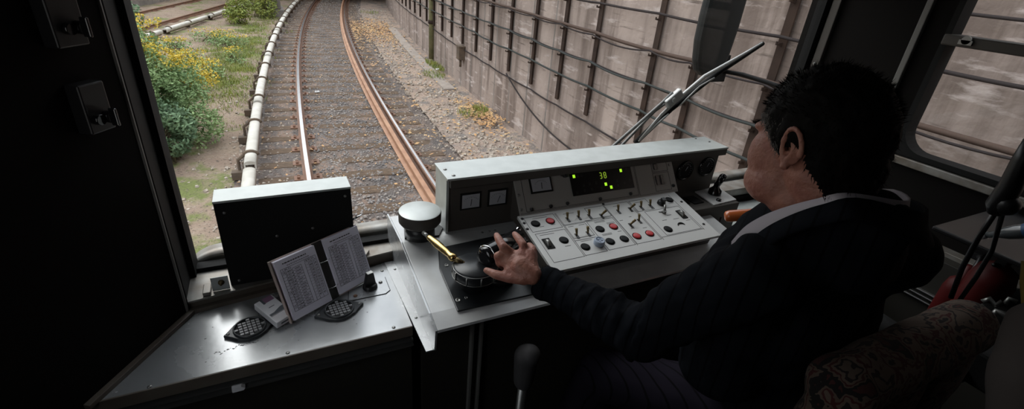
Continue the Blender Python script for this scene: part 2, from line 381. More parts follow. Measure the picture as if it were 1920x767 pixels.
# rails
def rail(name, off, label, head, m_side, m_top, s0=-2, s1=46, cat='rail'):
    t = thing(name, label, cat, tuple(tp(4, off, -1.30)))
    pr = [(-.07, -1.30), (-.07, -1.288), (-.012, -1.27), (-.009, -1.20), (-.036, -1.19), (-.036, -1.156), (-.030, -1.152), (.030, -1.152), (.036, -1.156), (.036, -1.19), (.009, -1.20), (.012, -1.27), (.07, -1.288), (.07, -1.30)]
    obj('rail_body', strip_mesh(s0, s1, [(off + a, z) for a, z in pr], .5), m_side, t)
    h = obj('running_surface', strip_mesh(s0, s1, [(off - head, -1.1515), (off + head, -1.1515), (off + head, -1.150), (off - head, -1.150)], .5), m_top, t)
    h['label'] = 'polished top of the rail'
    return t
rail('running_rail', -.80, 'left running rail with polished top curving into the distance', .026, 'rail', 'railtop')
rail('running_rail', .80, 'right running rail with thin bright top beside the rusty check rail', .018, 'rail', 'railtop')
rail('check_rail', .655, 'rusty orange check rail just inside the right running rail', .030, 'railrust', 'railrust')
# sleepers (each its own thing, plates as parts)
slt = thing('sleeper', '', 'sleeper', tuple(tp(0, 0, -1.30)), 'sleepers under the running rails', local=True)
b0 = MB(); b0.box(-1.45, 1.38, -.12, .12, -.14, 0.0); obj('timber', b0, 'sleeper', slt, .012)
for x in (-.80, .80):
    b1 = MB(); b1.box(x - .19, x + .19, -.085, .085, 0, .016)
    for dx in (-.13, .13):
        b1.box(x + dx - .018, x + dx + .018, -.05, -.015, .016, .045); b1.box(x + dx - .018, x + dx + .018, .015, .05, .016, .045)
    obj('base_plate', b1, 'rail', slt)
ns = 0
for i in range(66):
    s = 2.4 + i * .58
    o = slt if ns == 0 else dup(slt)
    o.location = tp(s, 0, -1.317); o.rotation_euler = (0, 0, -s / RAD + random.uniform(-.01, .01)); ns += 1
    o['label'] = 'dark weathered timber sleeper lying across under the running rails'
# contact (third) rail with white protective cover
def cover_rail(name, label, ptf, s0, s1, brk_step, gcol='white3', first=0.):
    t = thing(name, label, 'contact rail', tuple(ptf(s0, 0, -1.31)))
    n = int((s1 - s0) / .4); prof = []
    for k in range(9):
        a = pi * k / 8; prof.append((-.075 * cos(a), -.985 + .042 * sin(a)))
    prof += [(.075, -1.06), (.055, -1.06), (.055, -.995), (-.055, -.995), (-.055, -1.06), (-.075, -1.06)]
    mbc = MB(); k = len(prof); vs = []
    for i in range(n + 1):
        s = s0 + (s1 - s0) * i / n
        for o_, z_ in prof: vs.append(ptf(s, o_, z_))
    mbc.add(vs, [(i * k + j, i * k + (j + 1) % k, (i + 1) * k + (j + 1) % k, (i + 1) * k + j) for i in range(n) for j in range(k)], True)
    mbc.add(vs, [tuple(range(k)), tuple(range(n * k, n * k + k))])
    obj('protective_cover', mbc, gcol, t)
    mr = MB(); vs = []
    pr = [(-.03, -1.10), (-.03, -1.02), (.03, -1.02), (.03, -1.10)]
    for i in range(n + 1):
        s = s0 + (s1 - s0) * i / n
        for o_, z_ in pr: vs.append(ptf(s, o_, z_))
    mr.add(vs, [(i * 4 + j, i * 4 + (j + 1) % 4, (i + 1) * 4 + (j + 1) % 4, (i + 1) * 4 + j) for i in range(n) for j in range(4)])
    obj('conductor_bar', mr, 'brk', t)
    s = s0 + first
    while s < s1:
        mb_ = MB(); pts = [ptf(s, .09 * cos(a) * -1, -.99 + .06 * sin(a)) for a in [pi * q / 8 for q in range(9)]]
        pts = [ptf(s, -.10, -1.27), ptf(s, -.17, -1.22), ptf(s, -.17, -1.05)] + pts
        mb_.tube(pts, .022, 6)
        c0 = ptf(s - .05, 0, 0); d = (ptf(s + .05, 0, 0) - c0).normalized(); rt = V((d.y, -d.x, 0))
        T = frame((c0.x, c0.y, 0), rt, d, (0, 0, 1)); mm = MB(T); mm.box(-.27, -.06, -.05, .07, -1.31, -1.20); mm.box(-.12, .02, 0, .06, -1.31, -1.08)
        mb_.add(mm.v, mm.f)
        obj('support_bracket', mb_, 'brk', t); s += brk_step
    return t
def our(s, o_, z_): return tp(s, -1.50 + o_, z_)
def cov_gaps(s0, s1): pass
segs = [(2.8, 5.55), (5.75, 8.6), (8.72, 12.9), (13.05, 17.2), (17.35, 21.5), (21.65, 27), (27.2, 36)]
for i, (a, b) in enumerate(segs):
    cover_rail('contact_rail', ['white covered contact rail length nearest the train, left of the track', 'white covered contact rail length second from the train', 'white covered contact rail length third from the train',
        'white covered contact rail length fourth from the train', 'white covered contact rail length fifth from the train', 'white covered contact rail length second from the bridge', 'white covered contact rail length reaching under the bridge'][i],
        our, a, b, 1.45, first=.35)
# far track on the left
FD = V((.26, .97, 0)).normalized(); FR = V((FD.y, -FD.x, 0))
def far(s, o_, z_): q = V((-3.3, 20.5, 0)) + FD * s + FR * o_; q.z = z_; return q
def far_bar(name, label, off, prof, s0, s1, m, cat='rail'):
    mb = MB(); k = len(prof); vs = [far(s, off + a, z) for s in (s0, s1) for a, z in prof]
    mb.add(vs, [(j, (j + 1) % k, k + (j + 1) % k, k + j) for j in range(k)] + [tuple(range(k)), tuple(range(k, 2 * k))])
    return tag(obj(name, mb, m), label, cat)
far_bar('running_rail', 'dark rusty near rail of the second track far left', 0, [(-.06, -1.30), (-.06, -1.27), (-.02, -1.2), (-.036, -1.15), (.036, -1.15), (.02, -1.2), (.06, -1.27), (.06, -1.30)], -14, 18, 'rail')
far_bar('running_rail', 'rear rail of the second track far left by the low wall', -1.6, [(-.06, -1.30), (-.06, -1.27), (-.02, -1.2), (-.036, -1.15), (.036, -1.15), (.02, -1.2), (.06, -1.27), (.06, -1.30)], -14, 18, 'rail')
for i, (a, b) in enumerate([(-9, -4.2), (-4.05, -1.6), (-1.3, 2.2), (2.5, 5.2), (5.5, 14)]):
    cover_rail('contact_rail', ['white contact rail cover of the second track behind the goldenrod', 'short white contact rail cover of the second track, above the goldenrod', 'white contact rail cover at the middle of the second track', 'white contact rail cover of the second track nearest the yellow-green shrubs', 'white contact rail cover of the second track running under the bridge'][i],
               lambda s, o_, z_: far(s, .85 + o_, z_ - .12), a, b, 1.6, first=.3)
mb = MB(); T = frame((-3.3, 20.5, 0), FD, (0, 0, 1)); mb.T = T; mb.box(-16, 16, -1.4, -.62, -2.9, -2.55); mb.box(-16, 16, -.62, -.55, -2.95, -2.5)
tag(obj('low_wall', mb, 'concd', bevel=.01), 'low grey concrete wall behind the second track', 'wall')['kind'] = 'structure'
# bridge and piers
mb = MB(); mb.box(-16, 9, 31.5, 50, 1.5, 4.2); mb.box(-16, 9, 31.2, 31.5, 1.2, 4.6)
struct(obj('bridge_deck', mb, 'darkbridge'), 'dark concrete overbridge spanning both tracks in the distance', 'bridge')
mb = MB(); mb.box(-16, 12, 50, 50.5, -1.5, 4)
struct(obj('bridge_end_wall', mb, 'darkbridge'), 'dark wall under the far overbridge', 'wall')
mb = MB(); mb.box(-16.3, -16, 5, 50, -1.5, 5)
struct(obj('cutting_wall', mb, 'concd'), 'grey wall closing the left side of the cutting', 'wall')
for i, (x, y, ww, dd, h, lab) in enumerate([(.42, 25.2, .75, 1.4, 3.4, 'rough grey concrete pier between the shrubs and the contact rail'), (-4.55, 22.3, .45, .6, 3.3, 'pale concrete column beyond the second track at far left'), (-.15, 27.8, .5, .8, 3.4, 'narrow concrete column behind the yellow-green shrubs')]):
    t = thing('bridge_pier', lab, 'pier', (x, y, -1.4)); mb = MB(); mb.prism([(x - ww / 2, y - dd / 2), (x + ww / 2, y - dd / 2), (x + ww / 2, y + dd / 2), (x - ww / 2, y + dd / 2)], -1.0, h - 1.4)
    obj('shaft', mb, 'concd', t, .04); mb = MB(); mb.box(x - ww / 2 - .12, x + ww / 2 + .12, y - dd / 2 - .12, y + dd / 2 + .12, -1.45, -1.0); obj('footing', mb, 'concd', t, .03)
# cable posts and cables on the wall
SP = [-.05, .95, 1.95, 2.9, 3.58, 4.82, 5.74, 6.76, 7.83, 8.88, 9.88, 10.95, 12.0, 13.05, 14.1, 15.2, 16.3, 17.4, 18.5, 19.6, 20.7, 22, 23.3, 24.6, 26, 27.5, 29]
pt = thing('cable_post', '', 'post', (0, 0, 0), 'rusty cable posts on the retaining wall', local=True)
mb = MB(); mb.box(-.042, .042, -.05, -.035, -.24, 3.0); mb.box(-.008, .008, -.035, 0.0, -.24, 3.0); obj('upright', mb, 'post', pt)
CZ = [-.36, .155, .48, .87, 1.27, 1.62]
for z in CZ[1:]:
    mb = MB(); mb.prism([(-.125, z - .022), (-.05, z - .035), (-.05, z + .0), (-.11, z - .01), (-.115, z + .008), (-.125, z + .008)], -.006, .006, 'x'); obj('cable_arm', mb, 'post', pt)
for i, s in enumerate(SP):
    o = pt if i == 0 else dup(pt)
    q = tp(s, 3.1, 0); o.location = q; o.rotation_euler = (0, 0, -s / RAD - pi / 2)
    o['label'] = 'rusty iron cable post fixed upright on the grey retaining wall'
def wall_cable(z, off, r, m, label, sag=.05, ph=0., s0=-6., s1=31.):
    random.seed(int(z * 100) + int(off * 1000)); kn = [s0] + [q for q in SP if s0 < q < s1] + [s1]; pts = []
    js = [random.uniform(-.012, .012) for _ in kn]
    for a in range(len(kn) - 1):
        g = sag * random.uniform(.1, .45) * min(1.6, (kn[a + 1] - kn[a]))
        for k in range(8):
            t = k / 8; s = kn[a] * (1 - t) + kn[a + 1] * t
            pts.append(tp(s, 3.1 - off + .01 * sin(s * 2 + ph), z + js[a] * (1 - t) + js[a + 1] * t - g * 4 * t * (1 - t)))
    mb = MB(); mb.tube(pts, r, 8); return tag(obj('wall_cable', mb, m), label, 'cable')
wall_cable(1.66, .09, .011, 'cable', 'topmost thin dark cable along the retaining wall')
wall_cable(1.31, .09, .014, 'cable', 'dark cable second from the top along the retaining wall', .03)
wall_cable(.925, .085, .022, 'cableb', 'thick brown cable third from the top of the retaining wall', .025)
wall_cable(.91, .125, .010, 'cable', 'thin cable running just below the thick brown wall cable', .12)
wall_cable(.535, .075, .014, 'cable', 'dark half of the middle cable pair on the retaining wall', .05)
wall_cable(.54, .115, .013, 'cableg', 'grey-green half of the middle cable pair on the retaining wall', .07)
wall_cable(.20, .09, .016, 'cableg', 'grey cable second from the bottom of the retaining wall', .05)
wall_cable(-.34, .03, .013, 'cable', 'lowest dark cable fixed along the foot of the cable posts', .04, s0=-3)
pts = [tp(7.8 - 4.6 * t, 3.02, -.28 - 1.5 * t * (1 - t) - .35 * t) for t in [k / 20 for k in range(21)]]
mb = MB(); mb.tube(pts, .014, 6); tag(obj('wall_cable', mb, 'cable'), 'loose thin cable drooping in a bow below the cable posts', 'cable')
# relay box on the wall
q = tp(10.9, 3.1, -.45); t = thing('junction_box', 'small dark junction box hung on the wall below the lowest cable', 'box', tuple(q))
mb = MB(frame(q, tdir(10.9), (0, 0, 1))); mb.box(-.12, .12, -.16, .16, -.16, 0); obj('box_body', mb, 'brk', t, .01)
mb = MB(frame(q, tdir(10.9), (0, 0, 1))); mb.cyl((0, -.16, -.08), (0, -.34, -.08), .03); mb.box(-.14, .14, .15, .18, -.18, 0); obj('hood', mb, 'brk', t)
# moss-grown drain pipe
q = tp(14.3, 3.05, 0); t = thing('drain_pipe', 'mossy green-brown drain pipe running down the retaining wall', 'pipe', (q.x, q.y, -1.25))
mb = MB(); mb.tube([(q.x, q.y, z) for z in (-1.25, 0, 1, 2, 3)], .09, 10); obj('pipe', mb, 'moss', t)
mb = MB(); mb.cyl((q.x, q.y, -.2), (q.x, q.y, -.1), .11); mb.cyl((q.x, q.y, 1.0), (q.x, q.y, 1.1), .11); obj('pipe_collar', mb, 'post', t)

# plants
def blades(c, n, rx, ry, h, m='leaf', seed=1, wd=.012):
    random.seed(seed); mb = MB()
    for _ in range(n):
        a = random.uniform(0, 2 * pi); rr = sqrt(random.random()); x = c[0] + rx * rr * cos(a); y = c[1] + ry * rr * sin(a); hh = h * random.uniform(.4, 1.1)
        b = random.uniform(0, 2 * pi); lx = cos(b) * hh * .5; ly = sin(b) * hh * .5; dx = -sin(b) * wd; dy = cos(b) * wd
        mb.add([(x - dx, y - dy, c[2]), (x + dx, y + dy, c[2]), (x + lx * .4 + dx * .7, y + ly * .4 + dy * .7, c[2] + hh * .6), (x + lx * .4 - dx * .7, y + ly * .4 - dy * .7, c[2] + hh * .6), (x + lx, y + ly, c[2] + hh)], [(0, 1, 2, 3), (3, 2, 4)])
    return mb
def leafcloud(blobs, n, size, seed, elong=2.2, droop=0.):
    random.seed(seed); mb = MB(); tot = sum(b[1][0] * b[1][1] * b[1][2] for b in blobs)
    for c, r in blobs:
        for _ in range(int(n * r[0] * r[1] * r[2] / tot)):
            d = V((random.gauss(0, 1), random.gauss(0, 1), random.gauss(0, 1))).normalized(); rr = random.random() ** .45
            q = V((c[0] + d.x * r[0] * rr, c[1] + d.y * r[1] * rr, c[2] + d.z * r[2] * rr))
            if noise.noise(q * 3.1) < -.12: continue
            u = V((random.gauss(0, 1), random.gauss(0, 1), random.gauss(0, .6) + .3 - droop)).normalized(); w_ = u.orthogonal().normalized()
            w_ = (Matrix.Rotation(random.uniform(0, 6.28), 3, u) @ w_); s = size * random.uniform(.6, 1.4); k = s / elong
            mb.add([q - u * s * .5, q + w_ * k * .5, q + u * s * .5, q - w_ * k * .5], [(0, 1, 2, 3)])
    return mb
def stems(base, blobs, n, seed, r=.008):
    random.seed(seed); mb = MB()
    for _ in range(n):
        c, rr = random.choice(blobs); a = V(base) + V((random.uniform(-.25, .25) * rr[0] * 2, random.uniform(-.25, .25) * rr[1] * 2, 0))
        e = V((c[0] + random.uniform(-.6, .6) * rr[0], c[1] + random.uniform(-.6, .6) * rr[1], c[2] + random.uniform(0, .7) * rr[2])); m_ = (a + e) / 2 + V((0, 0, .1))
        mb.tube([a, m_, e], r, 5, lambda t: r * (1 - .6 * t))
    return mb
def shrub(name, label, base, blobs, n, size, leafm, seed, flowers=None, group=None, cat='shrub', ns=30):
    t = thing(name, label, cat, base, group)
    obj('stems', stems(base, blobs, ns, seed), 'stem', t)
    obj('foliage', leafcloud(blobs, n, size, seed), leafm, t, fixn=False)
    if flowers: obj('flower_heads', leafcloud(flowers[0], flowers[1], flowers[2], seed + 1, 1.4), 'flower', t, fixn=False)
    return t
shrub('goldenrod_bush', 'big leafy green bush with yellow flower tops by the left window edge', (-2.35, 9.3, -1.33),
      [((-1.95, 8.9, -.55), (.75, .8, .80)), ((-2.05, 9.4, -.05), (.6, .7, .55)), ((-1.35, 9.2, -.6), (.42, .6, .5)), ((-1.1, 8.7, -1.02), (.34, .45, .36))], 36000, .055, 'leaf', 11,
      ([((-1.35, 9.4, -.13), (.34, .5, .14)), ((-1.9, 9.5, .42), (.5, .4, .14)), ((-1.05, 9.5, -.45), (.28, .4, .16)), ((-1.6, 9.2, .1), (.3, .4, .15))], 3600, .032), ns=90)
shrub('dark_bush', 'dense blue-green bush low in front of the goldenrod', (-1.6, 8.1, -1.33),
      [((-1.45, 8.1, -.85), (.38, .4, .42)), ((-1.85, 7.9, -.8), (.5, .45, .5))], 11000, .07, 'leafb', 21, ns=50)
shrub('goldenrod_bush', 'tall goldenrod clump behind the big bush at the far left of the view', (-3.6, 12.6, -1.33), [((-3.6, 12.6, -.8), (.8, 1.1, .55))], 3500, .09, 'leaf', 31, ([((-3.6, 13.0, -.3), (.7, .9, .15))], 700, .06))
shrub('yellow_green_shrub', 'left of the two yellow-green shrubs below the bridge', (-.75, 22.2, -1.33), [((-.75, 22.2, -.75), (.48, .5, .6)), ((-.85, 21.9, -1.0), (.5, .5, .35))], 2600, .10, 'leafy', 41, ns=24)
shrub('yellow_green_shrub', 'right of the two yellow-green shrubs, beside the concrete pier', (-.05, 24.4, -1.33), [((.0, 24.4, -.55), (.7, .6, .75)), ((.2, 23.9, -.95), (.5, .4, .4))], 3600, .10, 'leafy', 42, ([((-.3, 24.2, -.2), (.4, .3, .3))], 220, .07), ns=24)
shrub('green_shrub', 'dark green shrub at the foot of the pale far-left column', (-4.1, 20.5, -1.33), [((-4.1, 20.5, -.9), (.6, .6, .5))], 1800, .11, 'leafb', 43)
for i, (x, y, rx, ry, n) in enumerate([(-1.9, 14.6, .55, .6, 900), (-1.35, 13.3, .4, .7, 900), (-1.0, 17.3, .6, .4, 500), (-1.5, 18.2, .7, .6, 600), (-2.4, 16.6, .6, .5, 700), (-1.6, 11.6, .35, .6, 900), (-.8, 15.0, .3, .4, 300)]):
    shrub('goldenrod_clump', ['low goldenrod clump centre of the weedy bank', 'yellow-topped goldenrod clump just behind the big bush', 'small goldenrod clump near the yellow-green shrubs', 'wide goldenrod clump below the second track cover', 'goldenrod clump farthest left on the weedy bank', 'goldenrod clump touching the right side of the big bush', 'single small leafy weed clump near the contact rail'][i],
          (x, y, -1.33), [((x, y, -1.18), (rx, ry, .22))], n, .07, 'leaf', 50 + i, ([((x, y, -.98), (rx, ry, .07))], n // 2, .04), 'low goldenrod clumps on the bank', ns=12)
random.seed(5); mb = MB()
for k in range(520):
    s = random.choice((random.uniform(10, 26), random.gauss(14, 2.5))); o_ = random.choice((random.uniform(-6.5, -1.9), random.gauss(-2.6, .4)))
    q = tp(s, o_, lfz(s, o_)); b2 = blades((q.x, q.y, -1.34), 60, .34, .34, .10, seed=k + 300, wd=.006); mb.add(b2.v, b2.f)
tag(obj('grass', mb, 'leafy', fixn=False), 'sparse yellow-green grass and weeds over the left bank', 'grass', kind='stuff')
mb = MB()
for k, (s, o_, rx, ry, n) in enumerate([(13.2, 2.9, .16, .8, 420), (8.6, 2.8, .16, .25, 200), (12.0, 2.6, .3, .5, 200), (26, 2.0, .5, .6, 120), (8.3, 2.5, .3, .3, 140)]):
    q = tp(s, o_, -1.24); b2 = blades(q, n, rx, ry, .11, seed=k + 700, wd=.007); mb.add(b2.v, b2.f)
tag(obj('grass', mb, 'leafy', fixn=False), 'green grass tufts at the foot of the retaining wall', 'grass', kind='stuff')
# stones, dead leaves
def stones(n, f, seed, smin, smax):
    random.seed(seed); mb = MB()
    for _ in range(n):
        q = f(); s = random.uniform(smin, smax); A = Matrix.Rotation(random.uniform(0, 6.28), 3, 'Z') @ Matrix.Rotation(random.uniform(-.6, .6), 3, 'X')
        vs = [V((-1, -1, -.7)), V((1, -.8, -.7)), V((.9, 1, -.7)), V((-.8, .9, -.7)), V((-.6, -.7, .5)), V((.7, -.5, .6)), V((.5, .7, .5)), V((-.6, .5, .7))]
        mb.add([q + A @ V((v.x * s * random.uniform(.8, 1.2), v.y * s, v.z * s * .7)) for v in vs], [(0, 3, 2, 1), (4, 5, 6, 7), (0, 1, 5, 4), (1, 2, 6, 5), (2, 3, 7, 6), (3, 0, 4, 7)])
    return mb
def fs1(): s = 3 + 30 * random.random() ** 1.7; return tp(s, random.uniform(-.72, .6), -1.312)
def fs2(): s = 3 + 28 * random.random() ** 1.7; return tp(s, random.choice((random.uniform(.9, 1.7), random.uniform(-1.9, -.9))), -1.315)
def fs3(): s = 3 + 25 * random.random() ** 1.5; return tp(s, random.uniform(1.5, 2.9), -1.275)
def fs4(): s = 4 + 20 * random.random() ** 1.3; return tp(s, random.uniform(-5, -1.6), -1.31)
tag(obj('ballast_stones', stones(5200, fs1, 1, .008, .022), 'stone'), 'grey ballast stones scattered between the running rails', 'ballast', kind='stuff')
tag(obj('ballast_stones', stones(2600, fs2, 2, .008, .022), 'stoneb'), 'brownish ballast stones scattered outside the running rails', 'ballast', kind='stuff')
tag(obj('verge_stones', stones(2600, fs3, 3, .01, .04), 'stoneb'), 'pale stones lying over the verge by the retaining wall', 'stones', kind='stuff')
tag(obj('bank_stones', stones(900, fs4, 4, .008, .03), 'stoneb'), 'small stones lying on the left earth bank', 'stones', kind='stuff')
def leaves(n, f, seed, s0=.03):
    random.seed(seed); mb = MB()
    for _ in range(n):
        q = f(); a = random.uniform(0, 6.28); s = s0 * random.uniform(.6, 1.4); u = V((cos(a), sin(a), random.uniform(-.3, .3))) * s; w_ = V((-sin(a), cos(a), random.uniform(-.3, .3))) * s * .6
        mb.add([q - u, q + w_, q + u, q - w_], [(0, 1, 2, 3)])
    return mb
def fl1():
    r = random.random()
    if r < .65: return tp(random.gauss(20, 1.8), random.uniform(1.0, 2.6), -1.25)
    if r < .8: return tp(random.gauss(8.3, .6), random.gauss(2.7, .2), -1.22)
    return tp(random.uniform(4, 24), random.uniform(.95, 3.0), -1.24)
def fl2(): return tp(3 + 20 * random.random() ** 1.4, random.choice((random.gauss(-.75, .25), random.uniform(-1.7, 1.2), random.gauss(.5, .15))), -1.285)
tag(obj('fallen_leaves', leaves(3200, fl1, 8, .04), 'dryleaf', fixn=False), 'orange fallen leaves drifted on the right verge', 'leaves', kind='stuff')
tag(obj('fallen_leaves', leaves(420, fl2, 9, .024), 'dryleaf', fixn=False), 'scattered yellow leaves between the rails', 'leaves', kind='stuff')
def litter(name, q, lab, a=.05):
    mb = MB(); mb.add([(q.x - a, q.y - .03, q.z), (q.x + a, q.y - .02, q.z + .01), (q.x + a, q.y + .04, q.z), (q.x - a, q.y + .04, q.z + .015), (q.x - a * .6, q.y - .02, q.z + .03), (q.x + a * .7, q.y, q.z + .035), (q.x + a * .6, q.y + .03, q.z + .03)], [(0, 1, 5, 4), (1, 2, 6, 5), (2, 3, 4, 6), (3, 0, 4), (4, 5, 6), (0, 3, 2, 1)])
    tag(obj(name, mb, 'litter'), lab, 'litter')
litter('paper_scrap', tp(10.6, -.42, -1.30), 'white paper scrap lying between the rails')
litter('paper_scrap', tp(12.6, 2.85, -1.22), 'white paper scrap at the foot of the retaining wall')

# ------------------------------------------------------------------ cab shell
WX = 2.2; GY = 1.43
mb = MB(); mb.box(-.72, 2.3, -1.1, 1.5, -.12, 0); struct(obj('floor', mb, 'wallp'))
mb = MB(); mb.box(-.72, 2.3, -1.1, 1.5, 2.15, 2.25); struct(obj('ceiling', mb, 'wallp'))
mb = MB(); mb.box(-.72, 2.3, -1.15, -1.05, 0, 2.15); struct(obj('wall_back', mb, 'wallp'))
# left: diagonal inner panel
PA = V((-.279, 1.273, 0)); PBd = (V((-.433, 1.025, 0)) - PA).normalized()
nrm = V((PBd.y, -PBd.x, 0)); nrm = nrm if nrm.x < 0 else -nrm
e = PA + PBd * .62
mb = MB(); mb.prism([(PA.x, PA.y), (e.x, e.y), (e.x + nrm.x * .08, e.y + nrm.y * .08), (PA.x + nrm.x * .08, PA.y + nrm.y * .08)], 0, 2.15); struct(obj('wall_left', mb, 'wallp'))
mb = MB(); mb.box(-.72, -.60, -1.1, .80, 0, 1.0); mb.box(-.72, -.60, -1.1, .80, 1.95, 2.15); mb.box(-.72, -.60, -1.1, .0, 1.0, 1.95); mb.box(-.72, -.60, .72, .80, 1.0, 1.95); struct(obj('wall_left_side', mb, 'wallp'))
t = thing('added_window', 'unseen side window added in the left cab wall to let daylight in', 'window', (-.66, .1, 1.0)); struct(t)  # unseen opening, added so daylight reaches the desk and the driver's hand
mb = MB(); mb.box(-.663, -.657, .0, .72, 1.0, 1.95); obj('glass_pane', mb, 'glass', t)
mb = MB(); mb.box(-.67, -.60, .0, .72, .99, 1.01); mb.box(-.67, -.60, .0, .72, 1.94, 1.96); obj('rubber_seal', mb, 'rubber', t)
# front wall pieces
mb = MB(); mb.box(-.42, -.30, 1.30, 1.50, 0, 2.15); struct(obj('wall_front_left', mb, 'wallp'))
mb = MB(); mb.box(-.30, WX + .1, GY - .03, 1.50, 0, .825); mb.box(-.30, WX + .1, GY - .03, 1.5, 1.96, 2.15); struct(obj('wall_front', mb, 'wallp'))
# left window flange and gasket
mb = MB(); mb.box(-.290, -.281, 1.262, 1.275, .80, 2.15); struct(obj('trim_1', mb, 'strip', bevel=.002))
mb = MB(); mb.box(-.300, -.283, 1.275, 1.425, .80, 2.15); mb.box(-.300, -.268, 1.39, 1.46, .80, 2.15); struct(obj('trim_2', mb, 'rubber'))
# windscreen
t = thing('window_1', 'wide flat windscreen of the driving cab', 'window', (0.9, GY, .83)); struct(t)
mb = MB(); mb.box(-.28, WX - .02, GY - .003, GY + .003, .83, 1.96); obj('glass_pane', mb, 'glass', t)
mb = MB(); mb.box(-.28, WX, GY - .018, GY + .018, .832, .848); mb.box(-.28, WX, GY - .018, GY + .018, 1.94, 1.97); mb.box(WX - .035, WX, GY - .02, GY + .02, .83, 1.97); obj('rubber_seal', mb, 'rubber', t)
# outer lip below the windscreen, rounded at its left end
pr = []
for k in range(9):
    a = pi - (pi / 2) * k / 8; pr.append((-.205 + .085 * cos(a), .795 + .062 * sin(a)))
pr += [(2.2, .857), (2.2, .74), (-.29, .74)]
mb = MB(); mb.prism(pr, 1.462, 1.51, 'y'); mb.m = 1
po = [(-.205 + .094 * cos(pi - (pi / 2) * k / 16), .795 + .070 * sin(pi - (pi / 2) * k / 16)) for k in range(17)] + [(2.2, .865)]
pi_ = [(-.205 + .083 * cos(pi - (pi / 2) * k / 16), .795 + .060 * sin(pi - (pi / 2) * k / 16)) for k in range(17)] + [(2.2, .855)]
n_ = len(po); mb.add([(x, 1.455, z) for x, z in po] + [(x, 1.455, z) for x, z in pi_] + [(x, 1.515, z) for x, z in po] + [(x, 1.515, z) for x, z in pi_],
       [(k, k + 1, n_ + k + 1, n_ + k) for k in range(n_ - 1)] + [(k, 2 * n_ + k, 2 * n_ + k + 1, k + 1) for k in range(n_ - 1)] + [(2 * n_ + k, 3 * n_ + k, 3 * n_ + k + 1, 2 * n_ + k + 1) for k in range(n_ - 1)], True)
struct(obj('trim_3', mb, ['ledge', 'ledge']))
# inner sill ledge and riser
mb = MB(); mb.prism([(-.29, 1.272), (.288, 1.352), (.288, 1.412), (-.29, 1.412)], .829, .835); struct(obj('sill_ledge', mb, 'ledge', bevel=.001), 'worn pale metal window ledge left of the console', 'sill')
mb = MB(); mb.prism([(-.285, 1.277), (.288, 1.357), (.288, 1.38), (-.285, 1.38)], .78, .829); mb.prism([(-.28, 1.262), (.2, 1.33), (.2, 1.345), (-.28, 1.28)], .80, .812); struct(obj('sill_riser', mb, 'brownp'), 'brown painted riser below the window ledge', 'sill')
mb = MB(); mb.box(1.60, WX, 1.33, 1.412, .829, .865); struct(obj('sill_ledge_right', mb, 'ledge', bevel=.002), 'worn pale window ledge right of the console', 'sill')
mb = MB(); mb.box(1.60, WX, 1.32, 1.40, .79, .829); struct(obj('sill_riser_right', mb, 'wallp'), 'dark riser below the right window ledge', 'sill')
# right side wall with window
yf, zb, zt = .955, 1.164, 2.0
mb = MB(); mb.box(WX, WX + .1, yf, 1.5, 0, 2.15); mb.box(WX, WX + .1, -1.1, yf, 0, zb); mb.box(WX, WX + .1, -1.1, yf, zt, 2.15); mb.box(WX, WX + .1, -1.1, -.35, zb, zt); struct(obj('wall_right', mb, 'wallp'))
t = thing('window_2', 'side window of the cab with a fixed lower pane and a small upper pane', 'window', (WX, .3, zb)); struct(t)
mb = MB(); mb.box(WX + .045, WX + .05, -.35, yf, zb, zt); obj('glass_pane', mb, 'glass', t)
mb = MB()      # rubber seal with rounded lower front corner
R = .085; n = 8; inn = []; out = []
for k in range(n + 1):
    a = -pi / 2 * (1 - k / n); inn.append((yf - .018 - R + R * cos(a), zb + .018 + R + R * sin(a))); out.append((yf + .004, zb - .004) if 0 else (yf + .002 - .02 + .02 * cos(a), zb - .002 + .02 + .02 * sin(a)))
inn = [(-.35, zb + .018)] + inn + [(yf - .018, zt)]; out = [(-.35, zb - .002)] + out + [(yf + .002, zt)]
for i in range(len(inn) - 1):
    a, b, c, d = inn[i], inn[i + 1], out[i + 1], out[i]
    mb.add([(x, q[0], q[1]) for x in (WX - .012, WX + .06) for q in (a, b, c, d)], [(0, 1, 2, 3), (7, 6, 5, 4), (0, 4, 5, 1), (2, 6, 7, 3), (1, 5, 6, 2), (3, 7, 4, 0)])
obj('rubber_seal', mb, 'rubber', t)
mb = MB(); mb.box(WX - .02, WX + .06, -.35, yf, 1.575, 1.612); obj('window_bar', mb, 'housing', t, .006)
mb = MB(); mb.cyl((WX - .03, .88, 1.60), (WX - .02, .88, 1.60), .014); mb.box(WX - .03, WX - .02, .86, .90, 1.585, 1.60); obj('catch', mb, 'steel_dull', t)
mb = MB(); mb.box(WX - .018, WX, -1.0, yf + .02, 1.128, 1.158); struct(obj('trim_4', mb, 'ledge', bevel=.004))
mb = MB(); mb.box(WX - .02, WX, 1.03, 1.052, .9, 2.15); struct(obj('trim_5', mb, 'strip', bevel=.003))
mb = MB(); mb.box(WX - .02, WX, 1.36, 1.395, .87, 2.15); mb.m = 1; mb.cyl((WX - .026, 1.378, 1.42), (WX - .018, 1.378, 1.42), .006); struct(obj('trim_6', mb, ['housing', 'steel_dull'], bevel=.003))
mb = MB(); mb.box(WX - .05, WX, -1, 1.0, .875, .893); mb.m = 1; mb.box(WX - .10, WX, -1, 1.0, .75, .875)
mb.m = 2
for z in (.74, .722, .704): mb.box(WX - .115, WX - .10, -1, 1.0, z, z + .006)
mb.m = 1; mb.box(WX - .10, WX, -1, 1.0, 0, .75); struct(obj('wall_ledge', mb, ['ledge', 'olive', 'steel_dull'], bevel=.002), 'dark heater casing with ribbed metal edge below the side window', 'casing')

